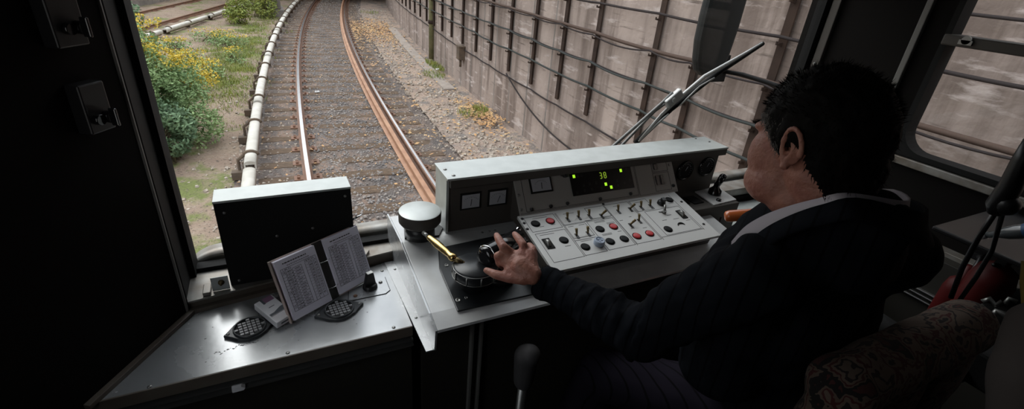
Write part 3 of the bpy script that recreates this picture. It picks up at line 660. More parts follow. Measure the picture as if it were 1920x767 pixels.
# left wall switch boxes
def wall_box(px0, z0, z1, w_, label, lever=True):
    u = PBd; n_ = -nrm; c = PA + u * px0
    T = frame((c.x, c.y, 0), u, (0, 0, 1), n_)
    t = thing('switch_box', label, 'switch', (c.x, c.y, z0))
    m_ = MB(T); m_.box(0, w_, z0, z1, 0, .030); obj('housing', m_, 'black', t, .003)
    m_ = MB(T); m_.cyl((.016, (z0 + z1) / 2 - .02, .030), (.016, (z0 + z1) / 2 - .02, .045), .012); m_.cyl((.038, (z0 + z1) / 2 - .02, .030), (.038, (z0 + z1) / 2 - .02, .042), .010); obj('knob', m_, 'blackg', t)
    m_ = MB(T); m_.box(.018, .024, (z0 + z1) / 2 - .035, (z0 + z1) / 2 + .0, .045, .06); obj('lever', m_, 'blackg', t, .002)
wall_box(.080, 1.352, 1.447, .055, 'small glossy black switch box on the dark left wall panel')
wall_box(.082, 1.515, 1.62, .062, 'upper black switch box at the top of the left wall panel')

# ------------------------------------------------------------------ left desk
t = thing('side_desk', 'brushed steel side desk left of the console', 'desk', (0, 1.1, 0))
mb = MB(); mb.prism([(-.433, 1.017), (.262, 1.017), (.262, 1.345), (.2, 1.332), (-.279, 1.262)], .795, .80); obj('desk_top', mb, 'steel', t)
mb = MB(); mb.box(-.44, .262, 1.012, 1.017, .768, .801); obj('front_trim', mb, 'brownp', t, .001)
mb = MB(); mb.prism([(-.43, 1.03), (.262, 1.03), (.262, 1.34), (-.27, 1.27)], 0, .79); obj('cabinet_body', mb, 'olive', t)
mb = MB(); mb.box(-.6, .262, 1.008, 1.03, .752, .757); mb.box(-.6, .262, 1.004, 1.03, .738, .743); obj('metal_ridge', mb, 'steel_dull', t)
mb = MB(); a = V((-.425, 1.012, .8)); b = V((-.268, 1.262, .8)); u = (b - a).normalized(); w_ = V((u.y, -u.x, 0)); T = frame(a, u, w_, (0, 0, 1)); mb.T = T; L = (b - a).length
mb.box(-.02, L, -.026, .0, -.0, .012); mb.box(-.02, L, -.026, -.022, 0, .03); obj('edge_strip', mb, 'brownp', t, .001)
mb = MB()
for x, y in ((-.052, 1.026), (.213, 1.027), (-.337, 1.023), (.24, 1.30)): screw(mb, Matrix.Translation((x, y, .80)), .005)
obj('screw', mb, 'steel_dull', t)
mb = MB(); mb.prism([(-.012, -.006), (.012, -.006), (.016, 0), (.008, .006), (-.012, .006)], -.0, .012, 'y'); mb.v = [v + V((-.170, .998, .748)) for v in mb.v]; obj('latch', mb, 'packw', t); t.children[-1]['label'] = 'small bright latch tab'
random.seed(77); mb = MB()
for k in range(46):
    if k < 26: x = -.215 + .10 * k / 26 + random.uniform(-.002, .002); y = 1.085 + .008 * sin(k) * random.random() + .012 * k / 26
    else: x = random.uniform(-.24, .22); y = random.uniform(1.05, 1.2)
    r_ = random.uniform(.0008, .0022); mb.prism([(x + r_ * cos(a) * random.uniform(.6, 1.6), y + r_ * sin(a) * .6) for a in (0, 1.1, 2.3, 3.4, 4.6, 5.5)], .8001, .8006)
o = obj('dirt_specks', mb, 'olive', t); o['kind'] = 'stuff'
# plate under the rotary knob
mb = MB(); P = [(.122, 1.185), (.245, 1.178), (.262, 1.20), (.262, 1.28), (.13, 1.26)]
mb.prism([(.118, 1.180), (.225, 1.180), (.24, 1.192), (.24, 1.262), (.13, 1.25)], .80, .8022); obj('knob_plate', mb, 'steel', t)
mb = MB(); mb.prism([(.116, 1.178), (.226, 1.178), (.242, 1.191), (.242, 1.264), (.128, 1.252)], .7995, .8008); obj('plate_shadow_gap', mb, 'rubber', t)
t2 = thing('rotary_switch', 'black pointer knob on the right of the side desk', 'knob', (.19, 1.222, .8022))
mb = MB(); mb.lathe([(0, .012), (.018, .012), (.021, .008), (.022, 0)], 24, Matrix.Translation((.188, 1.224, .802))); obj('knob_base', mb, 'black', t2)
mb = MB(frame((.188, 1.224, .812), (.75, .25, 0), (-.25, .75, 0))); mb.prism([(-.020, 0), (.018, 0), (.012, .04), (-.010, .044)], -.006, .006, 'y'); obj('pointer', mb, 'black', t2, .002)
mb = MB(frame((.188, 1.224, .812), (.75, .25, 0), (-.25, .75, 0))); mb.box(-.008, .010, -.0065, .0065, .0432, .0445); obj('pointer_cap', mb, 'steel_dull', t2)
for x, y, c in ((.222, 1.238, 'steel_dull'), (.140, 1.196, 'rail')):
    mb = MB(); screw(mb, Matrix.Translation((x, y, .8022)), .006, .004); o = obj('screw', mb, c, t)
# round vents
def vent(cx, cy, rot, label, a=.062, r=.038):
    t = thing('air_vent', label, 'vent', (cx, cy, .80)); T = Matrix.Translation((cx, cy, .80)) @ Matrix.Rotation(rot, 4, 'Z')
    pl = []
    for k in range(40):
        q = 2 * pi * k / 40; x = cos(q); y = sin(q); rr = 1 / max(abs(x) / a + abs(y) / (r * 1.9), (x * x + y * y) ** .5 / (a if abs(x) > .93 else 9))
        R0 = r * 1.13
        ex = max(R0, min(rr, a)) if abs(x) > .6 else R0
        pl.append((ex * x, R0 * y * (1 if abs(x) < .6 else 1.0)))
    mb = MB(T); mb.prism(pl, 0, .009); obj('mounting_plate', mb, 'vent', t, .002)
    mb = MB(T); mb.lathe([(r * .93, .009), (r * .93, .014), (r * 1.03, .014), (r * 1.05, .009)], 40); obj('ring', mb, 'vent', t)
    mb = MB(T); mb.prism([(r * .93 * cos(2 * pi * k / 32), r * .93 * sin(2 * pi * k / 32)) for k in range(32)], .009, .0095); obj('opening', mb, 'ventin', t)
    mb = MB(T)
    for i in range(-3, 4):
        for j in range(-3, 4):
            x = i * .0105; y = j * .0105
            if (x * x + y * y) ** .5 < r * .85:
                if abs(j) >= 0: mb.add([(x - .004, y - .0045, .0097), (x + .004, y - .0045, .0097), (x + .004, y + .003, .0125), (x - .004, y + .003, .0125), (x - .004, y - .0025, .0127), (x + .004, y - .0025, .0127)], [(0, 1, 5, 4), (3, 4, 5, 2), (0, 4, 3), (1, 2, 5)])
    obj('grille', mb, 'grille', t)
    mb = MB(T); [screw(mb, Matrix.Translation((s * a * .82, 0, .009)), .004) for s in (-1, 1)]; obj('screw', mb, 'steel_dull', t)
vent(-.135, 1.145, radians(10), 'round black air vent near the left end of the side desk')
vent(.088, 1.143, radians(6), 'round black air vent in the shade under the open timetable binder', .068)
# timetable binder
t = thing('timetable_binder', 'open ring binder of timetables leaning on the black box', 'binder', (.03, 1.15, .80))
az = radians(28.5); ti = radians(69); BU = V((cos(az), sin(az), 0)); BV = V((-sin(az) * cos(ti), cos(az) * cos(ti), sin(ti))); BW = BU.cross(BV)
if BW.y > 0: BW = -BW
BT = frame((-.03, 1.131, .812), BU, BV, BW); Wd, Hh = .265, .17
mb = MB(BT); mb.box(-.008, .132, -.005, Hh + .004, -.012, -.010); mb.box(.132, Wd + .004, -.005, Hh + .004, -.012, -.010); mb.box(-.008, -.006, -.005, Hh + .004, -.012, .001); obj('cover', mb, 'cover', t)
def page(x0, x1, z, seed, off=0.):
    random.seed(seed)
    mb = MB(BT); mb.box(x0, x1, 0 + off, Hh + off, -.010, z); pg = obj('page_block', mb, 'paper', t, .0006)
    mi = MB(BT); zz = z + .0003; W_ = x1 - x0; top = Hh + off - .026; bot = off + .022; lx = x0 + .010; rx = x1 - .006
    def hl(y, a, b, tk=.0004): mi.box(a, b, y - tk, y + tk, zz, zz + .0002)
    def vl(x, a, b, tk=.0004): mi.box(x - tk, x + tk, a, b, zz, zz + .0002)
    hl(top, lx, rx); hl(bot, lx, rx); vl(lx, bot, top); vl(rx, bot, top)
    cols = [0, .10, .20, .30, .56, .66, .76, .87, 1.0]; xs = [lx + (rx - lx) * c for c in cols]; nr = 15; rh = (top - bot) / nr
    for x in xs[1:-1]: vl(x, bot, top - rh * 1.1, .0003)
    for i in range(1, nr): hl(bot + i * rh, xs[3], xs[4], .00045); hl(bot + i * rh, lx, xs[1], .0003); hl(bot + i * rh, xs[5], xs[6], .0002)
    # header words too small to read: short strokes
    x = x0 + .02
    while x < x1 - .03:
        wd = random.uniform(.003, .008); mi.box(x, x + wd, top + .012, top + .0148, zz, zz + .0002); x += wd + .0018
    x = x0 + .03
    while x < x1 - .025:
        wd = random.uniform(.002, .005); mi.box(x, x + wd, top + .0045, top + .006, zz, zz + .0002); x += wd + .0015
    mi.text('1.46.56' if seed == 1 else '1.46.30', .0085, Matrix.Translation((xs[0] + .016, top - rh * .55, zz)), .0001)
    mi.text('14.42.56', .0085, Matrix.Translation((xs[6] + .004, top - rh * .55, zz)), .0001)
    for i in range(1, nr):
        y = top - (i + .5) * rh
        for c in (1, 2, 6, 7):
            if i == nr - 1 and c > 5: continue
            mi.text('%02d' % random.randint(0, 59), .0088, Matrix.Translation(((xs[c] + xs[c + 1]) / 2, y, zz)), .0001)
        if i in (1, 8, 13): mi.text('14' if i < 9 else '15', .0075, Matrix.Translation(((xs[0] + xs[1]) / 2, y, zz)), .0001)
        mi.box(xs[3] + .006, xs[3] + .006 + random.uniform(.006, .018), y - .0008, y + .0008, zz, zz + .0002)
    obj('printed_table', mi, 'ink', pg, fixn=False)
page(0.0, .118, .004, 1); page(.147, Wd, .001, 2, .002)
mb = MB(BT); mb.box(.118, .147, -.004, Hh + .003, -.010, -.006); obj('spine', mb, 'binder', t)
mb = MB(BT)
for y in (.035, .115): mb.tube([(.113 + .04 * k / 8, y, -.002 + .012 * sin(pi * k / 8)) for k in range(9)], .0013, 6)
obj('ring', mb, 'chrome', t)
# cigarette pack
PK = frame((-.105, 1.200, .812), V((.8, .60, 0)).normalized(), V((-.5, .87, 0)), None)
c0 = V((-.0715, 1.119, .806)); px = V((.040, .027, 0)).normalized(); py = V((-.055, .093, .012)).normalized(); pz = px.cross(py)
PK = frame(c0, px, py, pz); t = thing('cigarette_pack', 'white cigarette pack lying between the left vent and the binder', 'cigarette pack', tuple(c0))
W2, L2, H2 = .053, .102, .021
mb = MB(PK); mb.box(0, W2, 0, L2, 0, H2); obj('carton', mb, 'packw', t, .0025)
mb = MB(PK); mb.box(.02, W2 - .004, L2 - .02, L2 - .001, H2, H2 + .0004); obj('violet_band', mb, 'packv', t)
mb = MB(PK); mb.box(.016, .022, L2 - .022, L2 - .0005, H2 + .0002, H2 + .0007); mb.prism([(.004, .030), (.049, .030), (.049, .047), (.040, .046), (.018, .038), (.004, .038)], H2, H2 + .0005); mb.box(.004, .049, .0275, .0285, H2, H2 + .0005); mb.box(.013, .04, -.0005, 0, .008, .013); mb.box(.018, .034, .060, .062, H2, H2 + .0005); obj('printed_mark', mb, 'packg', t)
# black box on the ledge
t = thing('equipment_box', 'large flat black box with pale top edge standing before the windscreen', 'box', (0, 1.35, .836))
mb = MB(); mb.box(-.178, .165, 1.312, 1.385, .836, 1.098); obj('case', mb, 'blackbox', t, .001)
mb = MB(); mb.box(-.1785, .1655, 1.308, 1.386, 1.0981, 1.1045); obj('top_edge', mb, 'cap', t, .001); t.children[-1]['label'] = 'pale painted top edge'
mb = MB()
for x, z in ((-.157, 1.068), (.148, 1.075), (-.156, .85), (-.043, .976), (.052, .985)): screw(mb, frame((x, 1.312, z), (1, 0, 0), (0, 0, 1)), .004)
obj('screw', mb, 'steel_dull', t)
mb = MB(); mb.box(-.222, -.18, 1.300, 1.303, .836, .880); obj('mounting_bracket', mb, 'cap', t, .001)
mb = MB(); screw(mb, frame((-.198, 1.300, .862), (1, 0, 0), (0, 0, 1)), .008, .008); mb.lathe([(0, .014), (.003, .014), (.003, .0)], 8, frame((-.198, 1.300, .862), (1, 0, 0), (0, 0, 1))); obj('bolt', mb, 'brassd', t)
mb = MB(); mb.box(-.245, -.226, 1.285, 1.33, .836, .846); obj('window_clip', mb, 'ledge', t, .002)
mb = MB(); mb.prism([(.17, 1.335), (.20, 1.340), (.215, 1.365), (.185, 1.375), (.17, 1.37)], .836, .846); tag(obj('window_clip', mb, 'ledge', bevel=.001), 'bent pale metal clip on the ledge right of the binder', 'clip')
mb = MB(); mb.cyl((.165, 1.32, .99), (.195, 1.33, .998), .003); obj('pin', mb, 'chrome', t)

# ------------------------------------------------------------------ console
DK = [(.888, .872), (.889, .880), (.943, .893), (1.23, .938), (1.40, .938)]
t = thing('control_console', 'driving console with sloping grey metal deck and steel left side', 'console', (.9, 1.15, 0))
mb = MB(); mb.prism(DK + [(1.40, .932), (1.23, .932), (.943, .887)], .293, 1.44, 'x'); obj('deck', mb, 'deck', t, .0008)
mb = MB(); mb.prism([(.897, .808), (.888, .880), (.943, .8935), (1.047, .908), (1.23, .9385), (1.42, .9385), (1.42, .80), (.93, .80)], .287, .2925, 'x'); mb.prism([(.268, .905), (.289, .905), (.289, 1.34), (.256, 1.34)], .800, .804); obj('side_plate', mb, 'steel', t, .0005)
mb = MB(); mb.box(.295, 1.44, 1.04, 1.40, 0, .884); obj('cabinet_body', mb, 'olive', t)
mb = MB(); mb.prism([(.895, .868), (1.04, .80), (1.04, .89), (.95, .885)], .293, 1.44, 'x'); obj('front_skirt', mb, 'wallp', t)
mb = MB(); mb.box(.445, .452, 1.022, 1.04, 0, .79); mb.box(.475, .482, 1.022, 1.04, 0, .79); obj('frame_post', mb, 'strip', t)
mb = MB(); [screw(mb, Matrix.Translation((.279, y, .804)), .004) for y in (1.04, 1.29)]; [screw(mb, Matrix.Translation((x, 1.215, .936)), .004) for x in (.545, .57, .59)]; obj('screw', mb, 'steel_dull', t)
# right desk
t = thing('side_desk', 'plain grey desk top right of the console', 'desk', (1.8, 1.1, 0))
mb = MB(); mb.box(1.44, 2.08, .92, 1.325, .79, .80); obj('desk_top', mb, 'cap', t, .001)
mb = MB(); mb.box(1.45, 2.08, .97, 1.32, 0, .79); obj('cabinet_body', mb, 'olive', t)
# round drum
t = thing('round_gauge_housing', 'round flat-topped grey drum at the left back corner of the console', 'gauge housing', (.36, 1.285, .938))
mb = MB(); mb.prism([(.302, 1.245), (.405, 1.228), (.432, 1.27), (.415, 1.335), (.325, 1.35)], .938, .944); obj('base_plate', mb, 'black', t, .001)
mb = MB(); T = Matrix.Translation((.350, 1.246, 0)); mb.lathe([(0, .944), (.045, .944), (.045, .985), (.0, .985)], 32, T); obj('neck', mb, 'black', t)
mb = MB(); mb.lathe([(0, .985), (.058, .990), (.0635, .998), (.064, 1.026), (.0625, 1.030)], 48, T); obj('side_wall', mb, 'housing', t)
mb = MB(); mb.lathe([(.0625, 1.030), (.060, 1.0315), (.0, 1.0315)], 48, T); obj('top_disc', mb, 'cap', t)
# black plate with the controller
DY = V((0, .287, .045)).normalized(); DT = frame((0, .943, .8935), (1, 0, 0), DY)
t = thing('controller_plate', 'black mounting plate let into the console deck', 'plate', (.47, 1.05, .91))
mb = MB(DT); mb.prism([(.358, -.018), (.635, -.022), (.665, .25), (.385, .235), (.362, .15)], .0003, .005); obj('plate', mb, 'dblack', t, .003)
mb = MB(DT)
for x, y, r in ((.372, .018, .007), (.396, .02, .0045), (.385, .155, .006), (.40, .225, .0045)): mb.lathe([(r, .005), (r, .0065), (r * .6, .0065), (r * .5, .0055), (0, .0055)], 16, Matrix.Translation((x, y, 0)))
obj('bolt', mb, 'steel_dull', t)
t = thing('brake_valve', 'round black brake valve with brass lever on the console', 'brake valve', (.433, .99, .905))
vc = V((.434, 1.0, 0)); T = Matrix.Translation(vc)
mb = MB(); mb.lathe([(0, .908), (.040, .908), (.044, .94), (.060, .945), (.0615, .948), (.0615, .972), (.056, .978), (0, .9785)], 48, T); obj('valve_body', mb, 'dblack', t)
mb = MB()
for k in range(10):
    a = 2 * pi * k / 10 + .2; p0 = vc + V((.0625 * cos(a), .0625 * sin(a), .947)); p1 = vc + V((.0625 * cos(a), .0625 * sin(a), .971)); mb.cyl(p0, p1, .0022, n=6)
for z, r in ((.9475, .0622), (.9725, .0605)): mb.tube([vc + V((r * cos(2 * pi * k / 48), r * sin(2 * pi * k / 48), z)) for k in range(49)], .0011, 6)
obj('notched_rim', mb, 'steel_dull', t)
a = V((.384, 1.035, .985)); b = V((.337, 1.170, 1.000)); d = (b - a).normalized()
mb = MB(); mb.tube([a - d * .006, a, a + d * .01, a + d * .016, a + d * .03, a + d * .075, a + d * .105, a + d * .112, a + d * .118], .009, 16, lambda q: [.007, .0115, .0115, .009, .0095, .0115, .0085, .0085, .006][round(q * 8)]); h = obj('lever_handle', mb, 'brass', t)
mb = MB(); mb.cyl(a + d * .117, a + d * .142, .006, .0055); obj('lever_tip', mb, 'steel_dull', h)
mb = MB(); mb.limb(a, vc + V((-.03, .02, .972)), .008, .009); obj('lever_arm', mb, 'brassd', t)
# master controller with barrel grip
t = thing('master_controller', 'black barrel-shaped controller grip with chrome ring under the hand', 'controller', (.52, 1.0, .905))
ga = V((.462, .992, 1.0)); gb = V((.585, 1.045, 1.005)); gd = (gb - ga).normalized()
mb = MB(); mb.tube([ga - gd * .012, ga - gd * .01, ga, ga + gd * .05, gb], .03, 28, lambda q: [.016, .028, .031, .031, .029][round(q * 4)]); obj('grip', mb, 'blackg', t)
mb = MB(); g0 = ga + gd * .004; uu = gd.orthogonal().normalized(); vv = gd.cross(uu); mb.tube([g0 + (uu * cos(2 * pi * k / 40) + vv * sin(2 * pi * k / 40)) * .0315 for k in range(41)], .0022, 8); obj('chrome_ring', mb, 'chrome', t)
mb = MB(); mb.limb(ga + gd * .06, (ga + gd * .06) - V((0, 0, .075)), .016, .026); mb.lathe([(0, .0), (.05, .0), (.048, .02), (.0, .02)], 28, Matrix.Translation((.515, 1.015, .905))); obj('stem', mb, 'black', t)
mb = MB(); mb.cyl(gb, gb + gd * .012, .0075); mb.cyl((.600, 1.085, 1.0), (.607, 1.09, 1.012), .008, .008); obj('end_cap', mb, 'chrome', t)
# open box between plate and panel
t = thing('side_tray', 'dark open tray against the left edge of the switch panel', 'tray', (.61, 1.05, .91))
mb = MB(); mb.box(.600, .645, .945, 1.095, .908, .912); mb.box(.600, .603, .945, 1.095, .908, .955); mb.box(.600, .645, 1.092, 1.095, .908, .958); mb.box(.600, .645, .945, .948, .908, .952); obj('tray_body', mb, 'olive', t, .001)
mb = MB(); mb.box(.599, .646, 1.0915, 1.0955, .958, .9592); mb.box(.599, .646, .9445, .9485, .952, .9532); obj('rim', mb, 'steel_dull', t)

# switch panel
t = thing('switch_console', 'sloping cream switch panel with toggles and round buttons', 'control panel', (.97, 1.05, .91))
PT = frame((0, .93, .95), (1, 0, 0), (0, .245, .05)); X0, X1, VT = .645, 1.30, .25
mb = MB(PT); mb.box(X0, X1, 0, VT, -.010, 0); fp = obj('face_plate', mb, 'panel', t, .0008)
mb = MB(PT); mb.box(X0 + .005, X1 - .005, .025, VT, -.058, -.010); obj('panel_body', mb, 'housing', t)
mb = MB(PT)
def ln(x0, y0, x1, y1, w_=.0007):
    if abs(x1 - x0) > abs(y1 - y0): mb.box(min(x0, x1), max(x0, x1), y0 - w_, y0 + w_, .0001, .0004)
    else: mb.box(x0 - w_, x0 + w_, min(y0, y1), max(y0, y1), .0001, .0004)
def rect(x0, y0, x1, y1): ln(x0, y0, x1, y0); ln(x0, y1, x1, y1); ln(x0, y0, x0, y1); ln(x1, y0, x1, y1)
for r in ((.660, .168, .767, .236), (.663, .033, .768, .158), (.777, .110, .852, .172), (.773, .035, .853, .100), (.860, .037, .962, .172), (.970, .038, 1.069, .236), (1.100, .048, 1.253, .172), (.890, .182, .966, .236), (1.078, .178, 1.15, .236)): rect(*r)
for a_ in ((.773, .176, .885, .176), (.773, .032, .773, .236), (.967, .032, .967, .236), (1.074, .032, 1.074, .236), (1.26, .04, 1.26, .236), (.856, .178, .962, .178), (1.074, .044, 1.26, .044), (.777, .172, .777, .236)): ln(*a_)
pl = obj('printed_lines', mb, 'ink', fp)
mb = MB(PT); random.seed(3)
def cap_(x, y, w_, rows=1):
    for r_ in range(rows):
        q = x - w_ / 2
        while q < x + w_ / 2: d_ = random.uniform(.0015, .004); mb.box(q, q + d_, y - r_ * .005, y - r_ * .005 + .0022, .0001, .0004); q += d_ + .0008
for c in ((.712, .225, .05), (.700, .148, .05), (.740, .085, .02), (.690, .085, .014), (.795, .163, .02), (.835, .163, .02), (.81, .092, .04), (.905, .165, .04, 2), (.94, .150, .03, 2), (.895, .104, .035, 2), (.945, .104, .012), (.985, .150, .012), (1.03, .160, .01), (1.045, .098, .014), (1.0, .105, .014), (1.145, .115, .02), (1.18, .135, .018), (1.195, .112, .025), (1.235, .095, .02), (1.235, .19, .022), (.70, .185, .015), (.742, .185, .015), (1.01, .222, .02), (1.11, .222, .03), (.82, .224, .04)): cap_(*c)
obj('printed_captions', mb, 'ink2', fp)
def button(x, y, m, r=.0155, ring=True):
    mb_ = MB(PT); mb_.lathe([(r, .0001), (r, .0012), (r * .86, .0012), (r * .82, .0004)], 28, Matrix.Translation((x, y, 0)))
    o = obj('button', mb_, 'bbtn', t); mb_ = MB(PT); mb_.lathe([(r * .84, .0005), (r * .78, .0035), (r * .6, .0042), (0, .0038)], 28, Matrix.Translation((x, y, 0))); c = obj('button_cap', mb_, m, o)
    if m == 'red': c['label'] = 'red button cap'
for x, y in ((.687, .203), (.740, .112), (.792, .068), (.886, .130), (.886, .070), (.940, .069), (1.125, .073), (1.243, .210)): button(x, y, 'bbtn')
for x, y in ((.741, .204), (.939, .130), (.991, .070), (1.044, .070)): button(x, y, 'red')
mb_ = MB(PT); mb_.lathe([(.0165, 0), (.0175, .008), (.0165, .016), (.013, .018), (.012, .016), (0, .015)], 28, Matrix.Translation((.842, .070, 0)))
for k in range(3):
    a = 2 * pi * k / 3; mb_.cyl((.842 + .006 * cos(a), .070 + .006 * sin(a), .015), (.842 + .006 * cos(a), .070 + .006 * sin(a), .018), .0035, n=10)
obj('raised_knob', mb_, 'bluebtn', t)['label'] = 'pale blue-grey raised knob'
mb_ = MB(PT); pts = [(1.189 + .015 * cos(a), .074 + .015 * sin(a), .0012) for a in [radians(q) for q in range(10, 175, 12)]]; mb_.tube(pts, .002, 8, lambda q: .0006 + .0024 * sin(pi * q)); obj('crescent_slot', mb_, 'bbtn', t)
def toggle(x, y, ax, ay, L_=.022):
    mb_ = MB(PT); mb_.box(x - .0045, x + .0045, y - .015, y + .008, .0002, .0018); o = obj('toggle_switch', mb_, 'black', t, .0012)
    mb_ = MB(PT); mb_.cyl((x, y, .002), (x + ax * L_ * .4, y + ay * L_ * .4, .002 + L_ * .4), .0030, .0036, 10); mb_.cyl((x + ax * L_ * .4, y + ay * L_ * .4, .002 + L_ * .4), (x + ax * L_, y + ay * L_, L_), .0036, .0046, 10); obj('toggle_lever', mb_, 'brassd', o)
for x, y, ax, ay in ((.803, .200, -.1, .35), (.846, .200, -.1, .35), (.886, .198, -.1, .35), (.929, .190, .55, -.1), (.792, .122, -.1, .35), (.834, .122, -.1, .35), (1.004, .197, -.1, .35), (1.055, .198, .55, -.1), (1.103, .197, -.1, .35), (1.144, .197, -.1, .35), (1.048, .136, -.05, .35), (1.003, .124, .55, -.1)): toggle(x, y, ax, ay)
mb_ = MB(PT); mb_.lathe([(.015, 0), (.014, .010), (.010, .014), (0, .014)], 20, Matrix.Translation((1.194, .198, 0))); mb_.box(1.191, 1.206, .190, .206, .014, .022); obj('selector_knob', mb_, 'black', t, .001)
mb_ = MB(PT); mb_.box(1.153, 1.185, .156, .160, .0002, .003); mb_.cyl((1.169, .150, 0), (1.169, .150, .012), .007, n=12); mb_.cyl((1.169, .150, .01), (1.175, .165, .024), .004, n=10); obj('small_lever_switch', mb_, 'steel_dull', t)
for x, y, w_, h_ in ((.684, .110, .011, .022), (1.232, .128, .010, .022)):
    mb_ = MB(PT); mb_.box(x - w_ - .002, x + w_ + .002, y - h_, y + h_, .0002, .0025); o = obj('rocker_switch', mb_, 'blackbox', t, .001)
    mb_ = MB(PT); mb_.cyl((x - w_ * .75, y, -.002), (x + w_ * .2, y, -.002), h_ * .72, n=28); obj('thumb_wheel', mb_, 'steel_dull', o)
mb_ = MB(PT)
for x, y in ((.650, .186), (.652, .214), (1.278, .064), (1.285, .19), (.972, .243), (.655, .235)): screw(mb_, Matrix.Translation((x, y, 0)), .005, .003)
obj('screw', mb_, 'black', t)

# instrument housing
t = thing('instrument_housing', 'long instrument housing with pale metal cap across the back of the console', 'instrument housing', (1.0, 1.29, .938))
mb = MB(); mb.box(.440, 1.575, 1.247, 1.345, .939, 1.099); obj('case', mb, 'housing', t, .001)
mb = MB(); mb.box(.431, .4395, 1.243, 1.35, .939, 1.125); obj('end_plate', mb, 'cap', t, .0008)
mb = MB(); mb.box(.429, 1.594, 1.228, 1.358, 1.124, 1.131); cp = obj('top_cap', mb, 'cap', t, .001)
mb = MB(); mb.box(.440, 1.592, 1.230, 1.236, 1.098, 1.124); mb.box(.44, 1.592, 1.236, 1.35, 1.0985, 1.1238); obj('cap_lip', mb, 'housing', t)
mb = MB()
for x, y in ((.445, 1.30), (.455, 1.25), (1.53, 1.345), (1.56, 1.30)): screw(mb, Matrix.Translation((x, y, 1.131)), .006, .003)
obj('screw', mb, 'steel_dull', cp)
def meter(T, x, y, w_, h_, ang, parent):
    mb_ = MB(T); mb_.box(x - w_ / 2 - .006, x + w_ / 2 + .006, y - h_ / 2 - .006, y + h_ / 2 + .006, 0, .004); o = obj('meter', mb_, 'blackbox', parent, .001)
    mb_ = MB(T); mb_.box(x - w_ / 2, x + w_ / 2, y - h_ / 2, y + h_ / 2, .004, .0046); obj('dial_face', mb_, 'dial', o)
    mb_ = MB(T); c = (x, y - h_ * .35, .005); L_ = h_ * .5
    mb_.cyl(c, (c[0] + L_ * sin(ang), c[1] + L_ * cos(ang), .005), .0009, n=5)
    for k in range(9):
        a = radians(-48 + 12 * k); mb_.cyl((c[0] + h_ * .62 * sin(a), c[1] + h_ * .62 * cos(a), .0048), (c[0] + h_ * .70 * sin(a), c[1] + h_ * .70 * cos(a), .0048), .0005, n=4)
    obj('needle', mb_, 'ink', o)
LT = frame((0, 1.247, 0), (1, 0, 0), (0, 0, 1))
meter(LT, .512, 1.040, .058, .046, .1, t); meter(LT, .604, 1.040, .056, .046, .35, t)
mb = MB(); mb.box(.448, .672, 1.2462, 1.247, .948, 1.088); obj('left_fascia', mb, 'housing', t)
# centre fascia
UT = frame((0, 1.175, 1.003), (1, 0, 0), (0, .07, .097))
mb = MB(UT); mb.box(.655, 1.318, -.004, .118, -.006, 0); cf = obj('centre_fascia', mb, 'panel_face', t, .0006)
mb = MB(); mb.prism([(1.178, .955), (1.176, 1.000), (1.247, 1.097), (1.247, .955)], .657, 1.316, 'x'); obj('fascia_backing', mb, 'housing', t)
mb = MB(UT)
def box_lines(x0, y0, x1, y1, w_=.0007):
    for a_ in ((x0, y0, x1, y0), (x0, y1, x1, y1)): mb.box(a_[0], a_[2], a_[1] - w_, a_[1] + w_, .0001, .0004)
    for a_ in (x0, x1): mb.box(a_ - w_, a_ + w_, y0, y1, .0001, .0004)
box_lines(.680, .006, 1.135, .116); box_lines(1.216, .008, 1.29, .075); box_lines(1.216, .080, 1.29, .117)
mb.box(.657, 1.316, .0015, .0025, .0001, .0004); mb.box(1.139, 1.1405, .003, .117, .0001, .0004)
obj('printed_lines', mb, 'ink', cf)
meter(UT, .748, .088, .070, .042, .1, t)
mb = MB(UT); mb.box(.862, 1.120, .034, .116, .0002, .003); dp = obj('indicator_display', mb, 'disp', t, .0006)
mb = MB(UT)
for x, y in ((.878, .101), (1.075, .101), (1.000, .060), (1.020, .047)): mb.box(x - .0048, x + .0048, y - .0055, y + .0055, .003, .0036)
obj('lit_indicator', mb, 'led', dp)['label'] = 'lit yellow-green indicator lamps'
mb = MB(UT)
for x, y in ((.893, .101), (.908, .101), (1.10, .104), (.91, .066), (.935, .068), (.963, .069), (.91, .048), (.94, .049), (.98, .048), (1.05, .050), (1.105, .062), (.878, .044), (1.05, .066), (1.08, .055)): mb.box(x - .004, x + .004, y - .005, y + .005, .003, .0034)
obj('unlit_indicator', mb, 'ledoff', dp)
mb = MB(UT)
def seg7(x, y, segs, w_=.0085, h_=.020, k=.0013):
    for s_ in segs:
        if s_ in 'agd': yy = {'a': h_ / 2, 'g': 0, 'd': -h_ / 2}[s_]; mb.box(x - w_ / 2 + k, x + w_ / 2 - k, y + yy - k, y + yy + k, .003, .0036)
        else:
            xx = w_ / 2 if s_ in 'bc' else -w_ / 2; y0_, y1_ = (0, h_ / 2) if s_ in 'bf' else (-h_ / 2, 0); mb.box(x + xx - k, x + xx + k, y + y0_ + k * .6, y + y1_ - k * .6, .003, .0036)
seg7(.986, .092, 'abgcd'); seg7(1.004, .092, 'abcdefg'); obj('speed_digits', mb, 'ledd', dp)['label'] = 'lit green digits reading 38'
mb = MB(UT); mb.box(1.226, 1.239, .088, .114, .0004, .004); mb.box(1.224, 1.238, .030, .066, .0004, .004); mb.box(1.246, 1.260, .030, .066, .0004, .004); obj('breaker_switch', mb, 'blackg', t, .0006)
mb = MB(UT)
for x, y in ((.698, .012), (.770, .013), (.834, .014), (.966, .012), (1.098, .014), (.834, .113), (1.30, .02)): mb.lathe([(.0062, 0), (.0055, .005), (0, .0055)], 14, Matrix.Translation((x, y, 0)))
mb.lathe([(.012, 0), (.012, .008), (.008, .012), (0, .012)], 16, Matrix.Translation((.846, .112, 0))); obj('screw', mb, 'black', cf)
mb = MB(UT)
